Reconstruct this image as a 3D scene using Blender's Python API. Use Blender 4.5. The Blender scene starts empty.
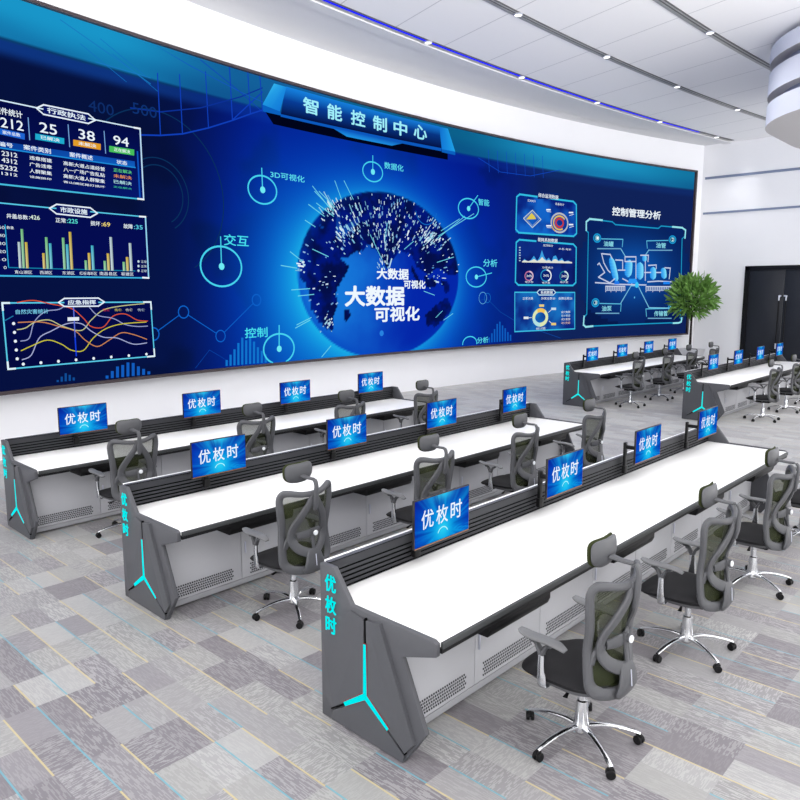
# Control room with curved video wall, five operator consoles, mesh chairs.  Units: metres.
# X runs along the consoles, Y towards the video wall, Z up.
import bpy, bmesh, math, random
from mathutils import Vector, Matrix
R = math.radians
SC = bpy.context.scene
COL = SC.collection
rnd = random.Random(7)

# ------------------------------------------------------------------ camera
CAM_H = 2.5
YAW, PITCH, FPX = R(42.918), R(8.476), 718.0
cd = bpy.data.cameras.new('camera'); cam = bpy.data.objects.new('camera', cd); COL.objects.link(cam)
cam.location = (0, 0, CAM_H); cam.rotation_euler = (R(90) - PITCH, 0, YAW - R(90))
cd.sensor_width = 36; cd.lens = FPX / 800 * 36; cd.clip_end = 200; cd.clip_start = .05
SC.camera = cam
FW = Vector((math.cos(YAW) * math.cos(PITCH), math.sin(YAW) * math.cos(PITCH), -math.sin(PITCH)))
RT = Vector((math.sin(YAW), -math.cos(YAW), 0)); UP = RT.cross(FW)

# ------------------------------------------------------------------ colour + materials
def lin(c):
    return tuple(((v / 255) / 12.92 if v / 255 <= .04045 else ((v / 255 + .055) / 1.055) ** 2.4) for v in c[:3])
def L4(c): return (*lin(c), 1.0)
def mat(name, col, rough=.5, metal=0, spec=.5, coat=0):
    m = bpy.data.materials.new(name); m.use_nodes = True
    b = m.node_tree.nodes['Principled BSDF']
    b.inputs['Base Color'].default_value = L4(col); b.inputs['Roughness'].default_value = rough
    b.inputs['Metallic'].default_value = metal; b.inputs['Specular IOR Level'].default_value = spec * .5
    b.inputs['Coat Weight'].default_value = coat
    return m
def vary(m, scale=6, amt=.06, bump=0.0, stretch=(1, 1, 1)):
    """soft procedural variation of the base colour, optional fine bump"""
    nt = m.node_tree; b = nt.nodes['Principled BSDF']
    tc = nt.nodes.new('ShaderNodeTexCoord'); mp = nt.nodes.new('ShaderNodeMapping'); mp.inputs['Scale'].default_value = stretch
    nz = nt.nodes.new('ShaderNodeTexNoise'); nz.inputs['Scale'].default_value = scale; nz.inputs['Detail'].default_value = 4
    nt.links.new(tc.outputs['Object'], mp.inputs[0]); nt.links.new(mp.outputs[0], nz.inputs['Vector'])
    c = b.inputs['Base Color'].default_value[:]
    mx = nt.nodes.new('ShaderNodeMix'); mx.data_type = 'RGBA'
    mx.inputs[6].default_value = tuple(v * (1 - amt) for v in c[:3]) + (1,)
    mx.inputs[7].default_value = tuple(min(1, v * (1 + amt)) for v in c[:3]) + (1,)
    nt.links.new(nz.outputs['Fac'], mx.inputs[0]); nt.links.new(mx.outputs[2], b.inputs['Base Color'])
    if bump:
        bp = nt.nodes.new('ShaderNodeBump'); bp.inputs['Strength'].default_value = bump; bp.inputs['Distance'].default_value = .002
        nt.links.new(nz.outputs['Fac'], bp.inputs['Height']); nt.links.new(bp.outputs[0], b.inputs['Normal'])
    return m
def emis(name, col, s=1.0):
    m = bpy.data.materials.new(name); m.use_nodes = True
    b = m.node_tree.nodes['Principled BSDF']; b.inputs['Base Color'].default_value = (0, 0, 0, 1)
    b.inputs['Specular IOR Level'].default_value = 0; b.inputs['Roughness'].default_value = 1
    b.inputs['Emission Color'].default_value = L4(col); b.inputs['Emission Strength'].default_value = s
    return m

M = {}
M['wall'] = vary(mat('wall_paint', (236, 237, 242), .6), 1.5, .012)
M['door'] = vary(mat('black_door_wood', (38, 41, 49), .38), 6, .18, 0, (1, 9, .6))
M['door_frame'] = mat('black_door_frame', (14, 14, 18), .3)
M['silver'] = mat('brushed_silver', (205, 208, 222), .3, .6)
M['trimgrey'] = mat('blue_grey_trim', (120, 132, 160), .4)
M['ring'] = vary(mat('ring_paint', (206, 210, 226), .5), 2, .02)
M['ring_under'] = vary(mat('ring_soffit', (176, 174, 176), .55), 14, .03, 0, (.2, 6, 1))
M['groove'] = mat('ring_recess', (122, 126, 148), .6)
M['panel'] = vary(mat('graphite_metal_panel', (74, 75, 80), .45), 40, .03, .02)
M['panel_edge'] = mat('graphite_edge', (135, 135, 139), .35)
M['slat'] = mat('slat_black_aluminium', (52, 53, 57), .45, .1, .3)
M['slat_gap'] = mat('slat_gap_black', (6, 6, 7), .7, 0, .1)
M['cap'] = mat('rail_cap_slate', (70, 72, 82), .4, .1)
M['whitestrip'] = mat('white_edge_strip', (245, 246, 250), .4)
M['top'] = vary(mat('white_laminate_top', (240, 240, 241), .32), 3, .006)
M['edgeband'] = mat('dark_edge_band', (58, 60, 62), .4)
M['edgeblack'] = mat('black_under_edge', (20, 20, 22), .45)
M['cabinet'] = vary(mat('light_grey_steel', (180, 181, 187), .42), 20, .015)
M['vent'] = mat('vent_dark_slot', (58, 59, 63), .7)
M['plinth'] = mat('plinth_grey', (150, 151, 156), .5)
M['seam'] = mat('cabinet_seam', (128, 129, 134), .6)
M['black'] = mat('black_plastic', (14, 14, 16), .45, 0, .4)
M['bezel'] = mat('black_bezel', (22, 22, 26), .3)
M['bronze'] = mat('bronze_bezel', (120, 88, 70), .35, .5)
M['frame'] = vary(mat('chair_grey_plastic', (77, 78, 82), .42), 30, .03)
M['armpad'] = mat('armrest_grey', (96, 97, 100), .5)
M['seat'] = vary(mat('seat_black_fabric', (27, 27, 30), .85), 160, .25, .25)
M['chrome'] = mat('polished_chrome', (226, 228, 232), .14, 1)
M['knob'] = mat('white_knob', (222, 225, 230), .3)
M['hpad'] = vary(mat('headrest_olive_mesh', (44, 50, 22), .8), 180, .3, .2)
M['cyan'] = emis('cyan_light', (0, 236, 238), 1.0)
M['redline'] = mat('dark_red_gasket', (120, 36, 44), .5)
M['white_text'] = emis('white_screen_text', (236, 246, 255), 1.0)
M['blueled'] = emis('blue_led', (28, 34, 245), 1.3)
M['track'] = mat('track_dark', (96, 96, 100), .5)
M['track_l'] = mat('track_light_metal', (168, 168, 168), .35, .4)
M['lamp'] = emis('lamp_face', (255, 252, 246), 3.0)
M['leaf'] = vary(mat('leaf_green', (104, 146, 70), .5), 8, .5)
M['bark'] = mat('dark_bark', (38, 32, 30), .8)
M['pot'] = mat('pale_grey_planter', (196, 197, 202), .5)
M['soil'] = vary(mat('potting_soil', (60, 48, 40), .9), 30, .4)

# colour-attribute picture material used by every display
m = bpy.data.materials.new('display_picture'); m.use_nodes = True; nt = m.node_tree
b = nt.nodes['Principled BSDF']; at = nt.nodes.new('ShaderNodeAttribute'); at.attribute_name = 'picture'
nt.links.new(at.outputs['Color'], b.inputs['Emission Color']); b.inputs['Emission Strength'].default_value = 1.0
b.inputs['Base Color'].default_value = (0, 0, 0, 1); b.inputs['Roughness'].default_value = .5
b.inputs['Specular IOR Level'].default_value = 0
M['picture'] = m

# chair back mesh: see-through olive net
m = mat('chair_back_net', (36, 42, 15), .7); nt = m.node_tree; b = nt.nodes['Principled BSDF']
tc = nt.nodes.new('ShaderNodeTexCoord'); wv = nt.nodes.new('ShaderNodeTexWave'); wv.inputs['Scale'].default_value = 60; wv.bands_direction = 'Z'
nt.links.new(tc.outputs['Object'], wv.inputs['Vector'])
mr = nt.nodes.new('ShaderNodeMapRange'); mr.inputs['To Min'].default_value = .62; mr.inputs['To Max'].default_value = .9
nt.links.new(wv.outputs['Fac'], mr.inputs['Value']); nt.links.new(mr.outputs[0], b.inputs['Alpha'])
M['net'] = m

# ---- node helper for the carpet and ceiling
class G:
    def __init__(s, nt): s.nt = nt
    def m(s, op, a, b=None, c=None):
        n = s.nt.nodes.new('ShaderNodeMath'); n.operation = op
        for i, v in enumerate((a, b, c)):
            if v is None: continue
            if isinstance(v, (int, float)): n.inputs[i].default_value = v
            else: s.nt.links.new(v, n.inputs[i])
        return n.outputs[0]
    def xyz(s, x, y, z=0.0):
        n = s.nt.nodes.new('ShaderNodeCombineXYZ')
        for i, v in enumerate((x, y, z)):
            if isinstance(v, (int, float)): n.inputs[i].default_value = v
            else: s.nt.links.new(v, n.inputs[i])
        return n.outputs[0]
    def wn(s, v):
        n = s.nt.nodes.new('ShaderNodeTexWhiteNoise'); n.noise_dimensions = '3D'; s.nt.links.new(v, n.inputs['Vector']); return n.outputs['Value']
    def nz(s, v, sc, det=2):
        n = s.nt.nodes.new('ShaderNodeTexNoise'); n.inputs['Scale'].default_value = sc; n.inputs['Detail'].default_value = det
        s.nt.links.new(v, n.inputs['Vector']); return n.outputs['Fac']
    def mix(s, f, a, b):
        n = s.nt.nodes.new('ShaderNodeMix'); n.data_type = 'RGBA'
        for i, v in ((0, f), (6, a), (7, b)):
            if isinstance(v, tuple): n.inputs[i].default_value = v
            elif isinstance(v, (int, float)): n.inputs[i].default_value = v
            else: s.nt.links.new(v, n.inputs[i])
        return n.outputs[2]

def carpet():
    m = mat('carpet_tiles', (180, 180, 182), .45, 0, 1.0); nt = m.node_tree; g = G(nt); b = nt.nodes['Principled BSDF']
    tc = nt.nodes.new('ShaderNodeTexCoord'); sp = nt.nodes.new('ShaderNodeSeparateXYZ'); nt.links.new(tc.outputs['Object'], sp.inputs[0])
    x, y = sp.outputs[0], sp.outputs[1]
    T = .366
    row = g.m('FLOOR', g.m('DIVIDE', y, T))
    off = g.m('MULTIPLY', g.m('FLOOR', g.m('MULTIPLY', g.wn(g.xyz(row, 3.7)), 2)), .5)
    u = g.m('ADD', g.m('DIVIDE', x, T), off)
    cu = g.m('FLOOR', u); fu = g.m('FRACT', u)
    half = g.m('FLOOR', g.m('MULTIPLY', u, 2))
    tone = g.wn(g.xyz(cu, row, 1.0)); tone2 = g.wn(g.xyz(half, row, 5.0))
    split = g.m('GREATER_THAN', g.wn(g.xyz(cu, row, 9.0)), .45)
    t = g.m('ADD', g.m('MULTIPLY', tone, g.m('SUBTRACT', 1, split)), g.m('MULTIPLY', tone2, split))
    cr = nt.nodes.new('ShaderNodeValToRGB'); cr.color_ramp.interpolation = 'CONSTANT'
    el = cr.color_ramp.elements; el[0].position = 0; el[0].color = L4((108, 104, 110)); el[1].position = .2; el[1].color = L4((124, 121, 126))
    for p, c in ((.42, (138, 137, 139)), (.62, (144, 144, 143)), (.82, (155, 155, 155))):
        e = el.new(p); e.color = L4(c)
    nt.links.new(t, cr.inputs[0])
    # woven dashes: short bright and dark picks along Y in most tiles, along X in a few
    jx = g.m('FLOOR', g.m('MULTIPLY', x, 175)); jy = g.m('FLOOR', g.m('MULTIPLY', y, 185))
    sx = g.wn(g.xyz(jx, g.m('FLOOR', g.m('ADD', g.m('MULTIPLY', y, 22), g.m('MULTIPLY', g.wn(g.xyz(jx, 2.0)), 9))), cu))
    sy = g.wn(g.xyz(g.m('FLOOR', g.m('ADD', g.m('MULTIPLY', x, 34), g.m('MULTIPLY', g.wn(g.xyz(jy, 4.0)), 9))), jy, row))
    dirn = g.m('GREATER_THAN', g.wn(g.xyz(half, row, 13.0)), .66)
    st = g.m('ADD', g.m('MULTIPLY', sx, g.m('SUBTRACT', 1, dirn)), g.m('MULTIPLY', sy, dirn))
    strong = g.m('ADD', .16, g.m('MULTIPLY', g.wn(g.xyz(half, row, 21.0)), .72))
    sv = g.m('MULTIPLY', g.m('SUBTRACT', g.m('GREATER_THAN', st, .6), .5), strong)
    base = g.mix(g.m('MAXIMUM', sv, 0), cr.outputs[0], L4((169, 169, 169)))
    base = g.mix(g.m('MAXIMUM', g.m('MULTIPLY', sv, -1), 0), base, L4((104, 101, 108)))
    grain = g.nz(tc.outputs['Object'], 260, 1)
    base = g.mix(g.m('MULTIPLY', g.m('ABSOLUTE', g.m('SUBTRACT', grain, .5)), .7), base, L4((89, 88, 91)))
    # coloured threads
    def thread(pos, w, seed, prob):
        d = g.m('ABSOLUTE', g.m('SUBTRACT', fu, pos))
        return g.m('MULTIPLY', g.m('LESS_THAN', d, w), g.m('LESS_THAN', g.wn(g.xyz(cu, row, seed)), prob))
    base = g.mix(g.m('MULTIPLY', thread(.5, .013, 31.0, .62), .85), base, L4((84, 148, 163)))
    base = g.mix(g.m('MULTIPLY', thread(.985, .014, 41.0, .72), .9), base, L4((177, 163, 120)))
    nt.links.new(base, b.inputs['Base Color'])
    bp = nt.nodes.new('ShaderNodeBump'); bp.inputs['Strength'].default_value = .12; bp.inputs['Distance'].default_value = .002
    nt.links.new(grain, bp.inputs['Height']); nt.links.new(bp.outputs[0], b.inputs['Normal'])
    return m
M['carpet'] = carpet(); _b = M['carpet'].node_tree.nodes['Principled BSDF']; _b.inputs['Sheen Weight'].default_value = .5; _b.inputs['Sheen Roughness'].default_value = .35

def ceiling_mat():
    m = mat('ceiling_panels', (243, 243, 245), .55); nt = m.node_tree; g = G(nt); b = nt.nodes['Principled BSDF']
    tc = nt.nodes.new('ShaderNodeTexCoord'); sp = nt.nodes.new('ShaderNodeSeparateXYZ'); nt.links.new(tc.outputs['Object'], sp.inputs[0])
    x, y = sp.outputs[0], sp.outputs[1]
    u = g.m('DIVIDE', g.m('SUBTRACT', x, g.m('MULTIPLY', y, .27)), 1.48)
    d = g.m('LESS_THAN', g.m('ABSOLUTE', g.m('SUBTRACT', g.m('FRACT', u), .5)), .009)
    nt.links.new(g.mix(d, L4((243, 243, 245)), L4((205, 206, 210))), b.inputs['Base Color'])
    return m
M['ceil'] = ceiling_mat()
M['ceil_edge'] = vary(mat('ceiling_soffit_band', (214, 215, 219), .6), 2, .012)

# ------------------------------------------------------------------ mesh builder
class MB:
    def __init__(s): s.v = []; s.f = []; s.mi = []; s.mats = []; s.col = {}
    def slot(s, m):
        if m not in s.mats: s.mats.append(m)
        return s.mats.index(m)
    def add(s, vs, fs, m):
        k = len(s.v); s.v += [tuple(v) for v in vs]; i = s.slot(m)
        for f in fs: s.f.append(tuple(k + a for a in f)); s.mi.append(i)
        return k
    def box(s, a, b, m):
        (x0, y0, z0), (x1, y1, z1) = a, b
        s.add([(x0, y0, z0), (x1, y0, z0), (x1, y1, z0), (x0, y1, z0), (x0, y0, z1), (x1, y0, z1), (x1, y1, z1), (x0, y1, z1)],
              [(0, 3, 2, 1), (4, 5, 6, 7), (0, 1, 5, 4), (1, 2, 6, 5), (2, 3, 7, 6), (3, 0, 4, 7)], m)
    def bbox(s, a, b, m, r=.004, seg=2, M4=None):
        """box with bevelled edges"""
        bm = bmesh.new(); bmesh.ops.create_cube(bm, size=1)
        c = [(p + q) / 2 for p, q in zip(a, b)]; d = [abs(q - p) for p, q in zip(a, b)]
        for v in bm.verts: v.co = Vector((v.co.x * d[0] + c[0], v.co.y * d[1] + c[1], v.co.z * d[2] + c[2]))
        bmesh.ops.bevel(bm, geom=bm.edges[:], offset=min(r, min(d) * .45), segments=seg, affect='EDGES', profile=.5)
        s.bm(bm, m, M4)
    def bm(s, bm, m, M4=None):
        bm.verts.index_update()
        vs = [(M4 @ v.co if M4 else v.co.copy()) for v in bm.verts]
        s.add(vs, [tuple(v.index for v in f.verts) for f in bm.faces], m); bm.free()
    def prism(s, pts, d0, d1, axis, m, r=0.0, seg=2):
        """polygon pts in the plane across `axis`, extruded d0..d1.  x: pts=(y,z)  y: pts=(x,z)  z: pts=(x,y)"""
        def P(p, d): return {'x': (d, p[0], p[1]), 'y': (p[0], d, p[1]), 'z': (p[0], p[1], d)}[axis]
        bm = bmesh.new(); A = [bm.verts.new(P(p, d0)) for p in pts]; B = [bm.verts.new(P(p, d1)) for p in pts]
        bm.faces.new(A); bm.faces.new(B[::-1]); n = len(pts)
        for i in range(n): bm.faces.new((A[i], B[i], B[(i + 1) % n], A[(i + 1) % n]))
        bmesh.ops.recalc_face_normals(bm, faces=bm.faces[:])
        if r: bmesh.ops.bevel(bm, geom=bm.edges[:], offset=r, segments=seg, affect='EDGES', profile=.5)
        s.bm(bm, m)
    def lathe(s, prof, c, m, n=20, axis='z', a0=0, a1=2 * math.pi):
        """prof = [(radius, height)...] turned about an axis through c"""
        vs = []; full = abs(a1 - a0 - 2 * math.pi) < 1e-6; cnt = n if full else n + 1
        for r_, h in prof:
            for i in range(cnt):
                a = a0 + (a1 - a0) * i / n; p = (r_ * math.cos(a), r_ * math.sin(a), h)
                if axis == 'y': p = (p[0], p[2], p[1])
                if axis == 'x': p = (p[2], p[0], p[1])
                vs.append((c[0] + p[0], c[1] + p[1], c[2] + p[2]))
        fs = []
        for j in range(len(prof) - 1):
            for i in range(n):
                i2 = (i + 1) % cnt if full else i + 1
                fs.append((j * cnt + i, j * cnt + i2, (j + 1) * cnt + i2, (j + 1) * cnt + i))
        if full:
            if prof[0][0] > 1e-5: fs.append(tuple(range(cnt))[::-1])
            if prof[-1][0] > 1e-5: fs.append(tuple((len(prof) - 1) * cnt + i for i in range(cnt)))
        s.add(vs, fs, m)
    def sweep(s, pts, wid, thk, m, nrm=(0, 1, 0), n=10, res=5, closed=False, pw=.8):
        """smooth flattened bar along pts; wid/thk = half sizes (number or list per point)"""
        pts = [Vector(p) for p in pts]; k = len(pts)
        W = wid if isinstance(wid, (list, tuple)) else [wid] * k
        T = thk if isinstance(thk, (list, tuple)) else [thk] * k
        P = []; 
        rng = k if closed else k - 1
        for i in range(rng):
            g = (lambda j: j % k) if closed else (lambda j: min(max(j, 0), k - 1))
            p0, p1, p2, p3 = pts[g(i - 1)], pts[g(i)], pts[g(i + 1)], pts[g(i + 2)]
            for q in range(res):
                t = q / res
                c = .5 * ((2 * p1) + (p2 - p0) * t + (2 * p0 - 5 * p1 + 4 * p2 - p3) * t * t + (3 * p1 - p0 - 3 * p2 + p3) * t ** 3)
                P.append((c, W[g(i)] * (1 - t) + W[g(i + 1)] * t, T[g(i)] * (1 - t) + T[g(i + 1)] * t))
        if not closed: P.append((pts[-1], W[-1], T[-1]))
        vs = []; N = len(P); nr = Vector(nrm)
        for i, (c, w, t_) in enumerate(P):
            a = P[(i - 1) % N if closed else max(i - 1, 0)][0]; b_ = P[(i + 1) % N if closed else min(i + 1, N - 1)][0]
            tg = (b_ - a).normalized(); sd = tg.cross(nr)
            if sd.length < 1e-4: sd = tg.cross(Vector((1, 0, 0)))
            sd.normalize(); up = sd.cross(tg).normalized()
            for q in range(n):
                an = 2 * math.pi * q / n; ca, sa = math.cos(an), math.sin(an)
                vs.append(c + sd * w * math.copysign(abs(ca) ** pw, ca) + up * t_ * math.copysign(abs(sa) ** pw, sa))
        fs = [(i * n + q, i * n + (q + 1) % n, ((i + 1) % N) * n + (q + 1) % n, ((i + 1) % N) * n + q) for i in range(N if closed else N - 1) for q in range(n)]
        if not closed: fs += [tuple(range(n))[::-1], tuple((N - 1) * n + q for q in range(n))]
        s.add(vs, fs, m)
    def build(s, name, parent=None, smooth=True, loc=None):
        me = bpy.data.meshes.new(name); me.from_pydata(s.v, [], s.f)
        for m_ in s.mats: me.materials.append(m_)
        me.polygons.foreach_set('material_index', s.mi)
        bm = bmesh.new(); bm.from_mesh(me); bmesh.ops.recalc_face_normals(bm, faces=bm.faces[:]); bm.to_mesh(me); bm.free()
        if smooth:
            me.polygons.foreach_set('use_smooth', [True] * len(me.polygons)); me.set_sharp_from_angle(angle=R(38))
        o = bpy.data.objects.new(name, me); COL.objects.link(o)
        if parent: o.parent = parent
        if loc: o.location = loc
        return o

def empty(name, loc=(0, 0, 0), rz=0):
    o = bpy.data.objects.new(name, None); COL.objects.link(o); o.location = loc; o.rotation_euler.z = rz
    o.empty_display_size = .1; return o
def tag(o, label=None, cat=None, group=None, kind=None):
    if label: o['label'] = label
    if cat: o['category'] = cat
    if group: o['group'] = group
    if kind: o['kind'] = kind
    return o
def kids(o): return [c for c in bpy.data.objects if c.parent == o]
def copy_tree(o, parent=None):
    c = o.copy(); COL.objects.link(c); c.parent = parent
    for ch in kids(o): copy_tree(ch, c)
    return c

# text -> flat triangles in a unit box (x 0..width, y 0..1)
_tc = {}
def glyphs(txt, bold=0.0):
    key = (txt, bold)
    if key in _tc: return _tc[key]
    cu = bpy.data.curves.new('t', 'FONT'); cu.body = txt; cu.size = 1; cu.resolution_u = 3; cu.fill_mode = 'FRONT'
    o = bpy.data.objects.new('t', cu); COL.objects.link(o); bpy.context.view_layer.update()
    me = bpy.data.meshes.new_from_object(o.evaluated_get(bpy.context.evaluated_depsgraph_get()))
    vs = [(v.co.x, v.co.y) for v in me.vertices]; fs = [tuple(p.vertices) for p in me.polygons]
    bpy.data.objects.remove(o); bpy.data.curves.remove(cu); bpy.data.meshes.remove(me)
    if not vs: _tc[key] = ([], [], 1); return _tc[key]
    x0 = min(v[0] for v in vs); x1 = max(v[0] for v in vs); y0 = min(v[1] for v in vs); y1 = max(v[1] for v in vs)
    vs = [((x - x0) / (x1 - x0), (y - y0) / (y1 - y0)) for x, y in vs]
    if bold:       # heavier strokes: the same outlines repeated a hair apart
        k = len(vs); base = vs[:]; bf = fs[:]; ax, ay = bold / (x1 - x0), bold / (y1 - y0)
        for q, (dx, dy) in enumerate(((-1, 0), (1, 0), (0, -1), (0, 1), (.7, .7), (-.7, -.7), (.7, -.7), (-.7, .7))):
            vs = vs + [(x + dx * ax, y + dy * ay) for x, y in base]; fs = fs + [tuple(i + k * (q + 1) for i in f) for f in bf]
        if k > 900: vs, fs = vs[:k * 5], fs[:len(bf) * 5]
    _tc[key] = (vs, fs, (x1 - x0) / (y1 - y0)); return _tc[key]

# ================================================================== ROOM
RC, CX, CY = 50.0, 12.0, -37.9           # the video wall is an arc of radius 50 m
ZC = 7.65                                # ceiling height
def arc(x, r=0.0): return CY + math.sqrt((RC + r) ** 2 - (x - CX) ** 2)

mb = MB(); mb.add([(-4, -3, 0), (30, -3, 0), (30, 14, 0), (-4, 14, 0)], [(0, 1, 2, 3)], M['carpet'])
tag(mb.build('floor', smooth=False), 'grey patchwork carpet tiles with yellow and cyan threads', kind='structure')

# curved wall behind the screen
mb = MB(); xs = [-6 + i * (26.75 + 6) / 60 for i in range(61)]
vs = []
for x in xs: vs += [(x, arc(x, .22), 0), (x, arc(x, .22), ZC + .1), (x, arc(x, .22) + .3, 0), (x, arc(x, .22) + .3, ZC + .1)]
fs = []
for i in range(60):
    a, b_ = i * 4, i * 4 + 4
    fs += [(a, a + 1, b_ + 1, b_), (a + 2, b_ + 2, b_ + 3, a + 3), (a + 1, a + 3, b_ + 3, b_ + 1)]
mb.add(vs, fs, M['wall']); tag(mb.build('wall_front'), 'white curved wall behind the video wall', kind='structure')
XR = 26.7
mb = MB(); mb.box((XR, -8, 0), (XR + .3, 5.95, ZC + .1), M['wall']); mb.box((XR, 8.43, 0), (XR + .3, 10.4, ZC + .1), M['wall'])
mb.box((XR, 5.95, 3.38), (XR + .3, 8.43, ZC + .1), M['wall'])
tag(mb.build('wall_right', smooth=False), 'white end wall with the black double door', kind='structure')
mb = MB(); mb.box((XR - .03, -8, 6.48), (XR, 10.02, 6.56), M['trimgrey'])
tag(mb.build('trim_1', smooth=False), 'thin blue grey trim line high on the end wall', kind='structure')
mb = MB(); mb.box((XR - .03, -8, 5.27), (XR, 10.02, 5.34), M['trimgrey'])
tag(mb.build('trim_3', smooth=False), 'lower thin blue grey trim line on the end wall', kind='structure')

# ceiling (slab) with darker soffit band towards the curved wall
mb = MB(); n = 44; xs = [-10 + i * 44 / n for i in range(n + 1)]
def cove(x, k): return -74.7 - 0 + math.sqrt(85.0 ** 2 - (x - 11.9) ** 2) + k     # concentric slots, k=0 -> Y 10.3
vs = []
for x in xs: vs += [(x, -6, ZC), (x, cove(x, .42), ZC)]
mb.add(vs, [(2 * i, 2 * i + 1, 2 * i + 3, 2 * i + 2) for i in range(n)], M['ceil'])
vs = []
for x in xs: vs += [(x, cove(x, .42), ZC), (x, 14.5, ZC)]
mb.add(vs, [(2 * i, 2 * i + 1, 2 * i + 3, 2 * i + 2) for i in range(n)], M['ceil_edge'])
mb.add([(-10, -6, ZC + .12), (34, -6, ZC + .12), (34, 14.5, ZC + .12), (-10, 14.5, ZC + .12)], [(0, 1, 2, 3)], M['ceil'])
tag(mb.build('ceiling', smooth=False), 'white panelled ceiling', kind='structure')
# raised white lip beside the blue slot
mb = MB(); vs = []
X1 = 26.6
xs = [-6 + i * (X1 + 6) / 50 for i in range(51)]
for x in xs: vs += [(x, cove(x, .14), ZC - .001), (x, cove(x, .14), ZC - .05), (x, cove(x, .42), ZC - .05), (x, cove(x, .42), ZC - .001)]
fs = []
for i in range(50):
    for q in range(4): fs.append((4 * i + q, 4 * i + (q + 1) % 4, 4 * i + 4 + (q + 1) % 4, 4 * i + 4 + q))
mb.add(vs, fs, M['ceil_edge']); tag(mb.build('trim_2', smooth=False), 'white raised lip along the blue ceiling slot', kind='structure')

# light slots in the ceiling
def slot(k, blue, label, x1):
    root = empty('ceiling_light_track', (11.9, 10.3 + k, ZC)); tag(root, label, 'ceiling light', 'curved light tracks in the ceiling')
    xs = [-5 + i * (x1 + 5) / 60 for i in range(61)]
    def strip(name, o0, o1, z, m, xa=None, xb=None):
        mb = MB(); vs = []; q = [x for x in xs if (xa is None or x >= xa) and (xb is None or x <= xb)]
        for x in q: vs += [(x - 11.9, cove(x, k + o0) - 10.3 - k, z), (x - 11.9, cove(x, k + o1) - 10.3 - k, z),
                           (x - 11.9, cove(x, k + o1) - 10.3 - k, -.002), (x - 11.9, cove(x, k + o0) - 10.3 - k, -.002)]
        fs = [(4 * i + a, 4 * i + (a + 1) % 4, 4 * i + 4 + (a + 1) % 4, 4 * i + 4 + a) for i in range(len(q) - 1) for a in range(4)]
        fs += [(0, 1, 2, 3), tuple(4 * (len(q) - 1) + a for a in (3, 2, 1, 0))]
        mb.add(vs, fs, m); return mb.build(name, root, smooth=False)
    strip('track_body', -.05, .045, -.012, M['track'])
    strip('track_edge', .048, .11 if not blue else .15, -.02, M['track_l'])
    if blue: strip('light_strip', -.01, .042, -.018, M['blueled'], None, 24.5)
    else: strip('track_rib', -.02, .005, -.02, M['track_l'])
slot(0, True, 'curved ceiling track glowing blue, nearest the video wall', 26.4)
slot(-2.2, False, 'curved grey ceiling track, middle one between the blue track and the last', 26.4)
slot(-4.4, False, 'curved grey ceiling track in the top right, farthest from the video wall', 26.4)

def downlight(x, k, label):
    root = empty('downlight', (x, cove(x, k), ZC - .02)); tag(root, label, 'ceiling light', 'round downlights set in the ceiling tracks')
    mb = MB(); mb.lathe([(.07, 0), (.088, -.004), (.088, -.022), (.07, -.028), (.065, -.02)], (0, 0, 0), M['silver'], 20); mb.build('trim_ring', root)
    mb = MB(); mb.lathe([(.0001, -.024), (.065, -.024), (.065, -.012), (.0001, -.012)], (0, 0, 0), M['lamp'], 20); mb.build('lamp_face', root)
words = ['first', 'second', 'third', 'fourth', 'fifth', 'sixth']
for i, x in enumerate((11.93, 15.29, 18.66, 21.97, 25.35)):
    downlight(x, 0, 'round downlight in the blue ceiling track, %s from the left' % words[i])
for i, x in enumerate((11.94, 15.29, 18.63, 22.04)):
    downlight(x, -2.2, 'round downlight in the middle grey ceiling track, %s from the left' % words[i])
for i, x in enumerate((15.32,)):
    downlight(x, -4.4, 'round downlight in the top right ceiling track')

# round-cornered ceiling drum (three rings)
def rrect(hx, hy, r, n=14):
    out = []
    for sx, sy, a in ((1, 1, 0), (-1, 1, 90), (-1, -1, 180), (1, -1, 270)):
        for i in range(n + 1):
            t = R(a + 90 * i / n); out.append((sx * (hx - r) + r * math.cos(t), sy * (hy - r) + r * math.sin(t)))
    return out
DR = empty('ceiling_drum', (18.75, 2.55, 6.0)); tag(DR, 'white ceiling drum of three stacked round cornered rings at the right edge', 'ceiling drum')
for z0, z1, hx, hy in ((0, .42, 3.3, 2.8), (.6, 1.05, 3.3, 2.8), (1.25, 1.56, 3.3, 2.8)):
    mb = MB(); P = rrect(hx, hy, 2.45); k = len(P)
    vs = [(p[0], p[1], z0) for p in P] + [(p[0], p[1], z1) for p in P]
    mb.add(vs, [(i, (i + 1) % k, k + (i + 1) % k, k + i) for i in range(k)] + [tuple(range(k, 2 * k))], M['ring'])
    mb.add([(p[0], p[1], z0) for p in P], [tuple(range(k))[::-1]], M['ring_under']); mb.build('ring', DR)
for z0, z1, hx, hy in ((.42, .6, 3.05, 2.55), (1.05, 1.25, 3.05, 2.55), (1.56, 1.65, 2.2, 2.0)):
    mb = MB(); P = rrect(hx, hy, min(hx, hy) - .3 if z0 > 1.4 else 2.2); k = len(P)
    mb.add([(p[0], p[1], z0) for p in P] + [(p[0], p[1], z1) for p in P], [(i, (i + 1) % k, k + (i + 1) % k, k + i) for i in range(k)], M['ring'] if z0 > 1.4 else M['groove'])
    mb.build('recess_band', DR)

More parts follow.
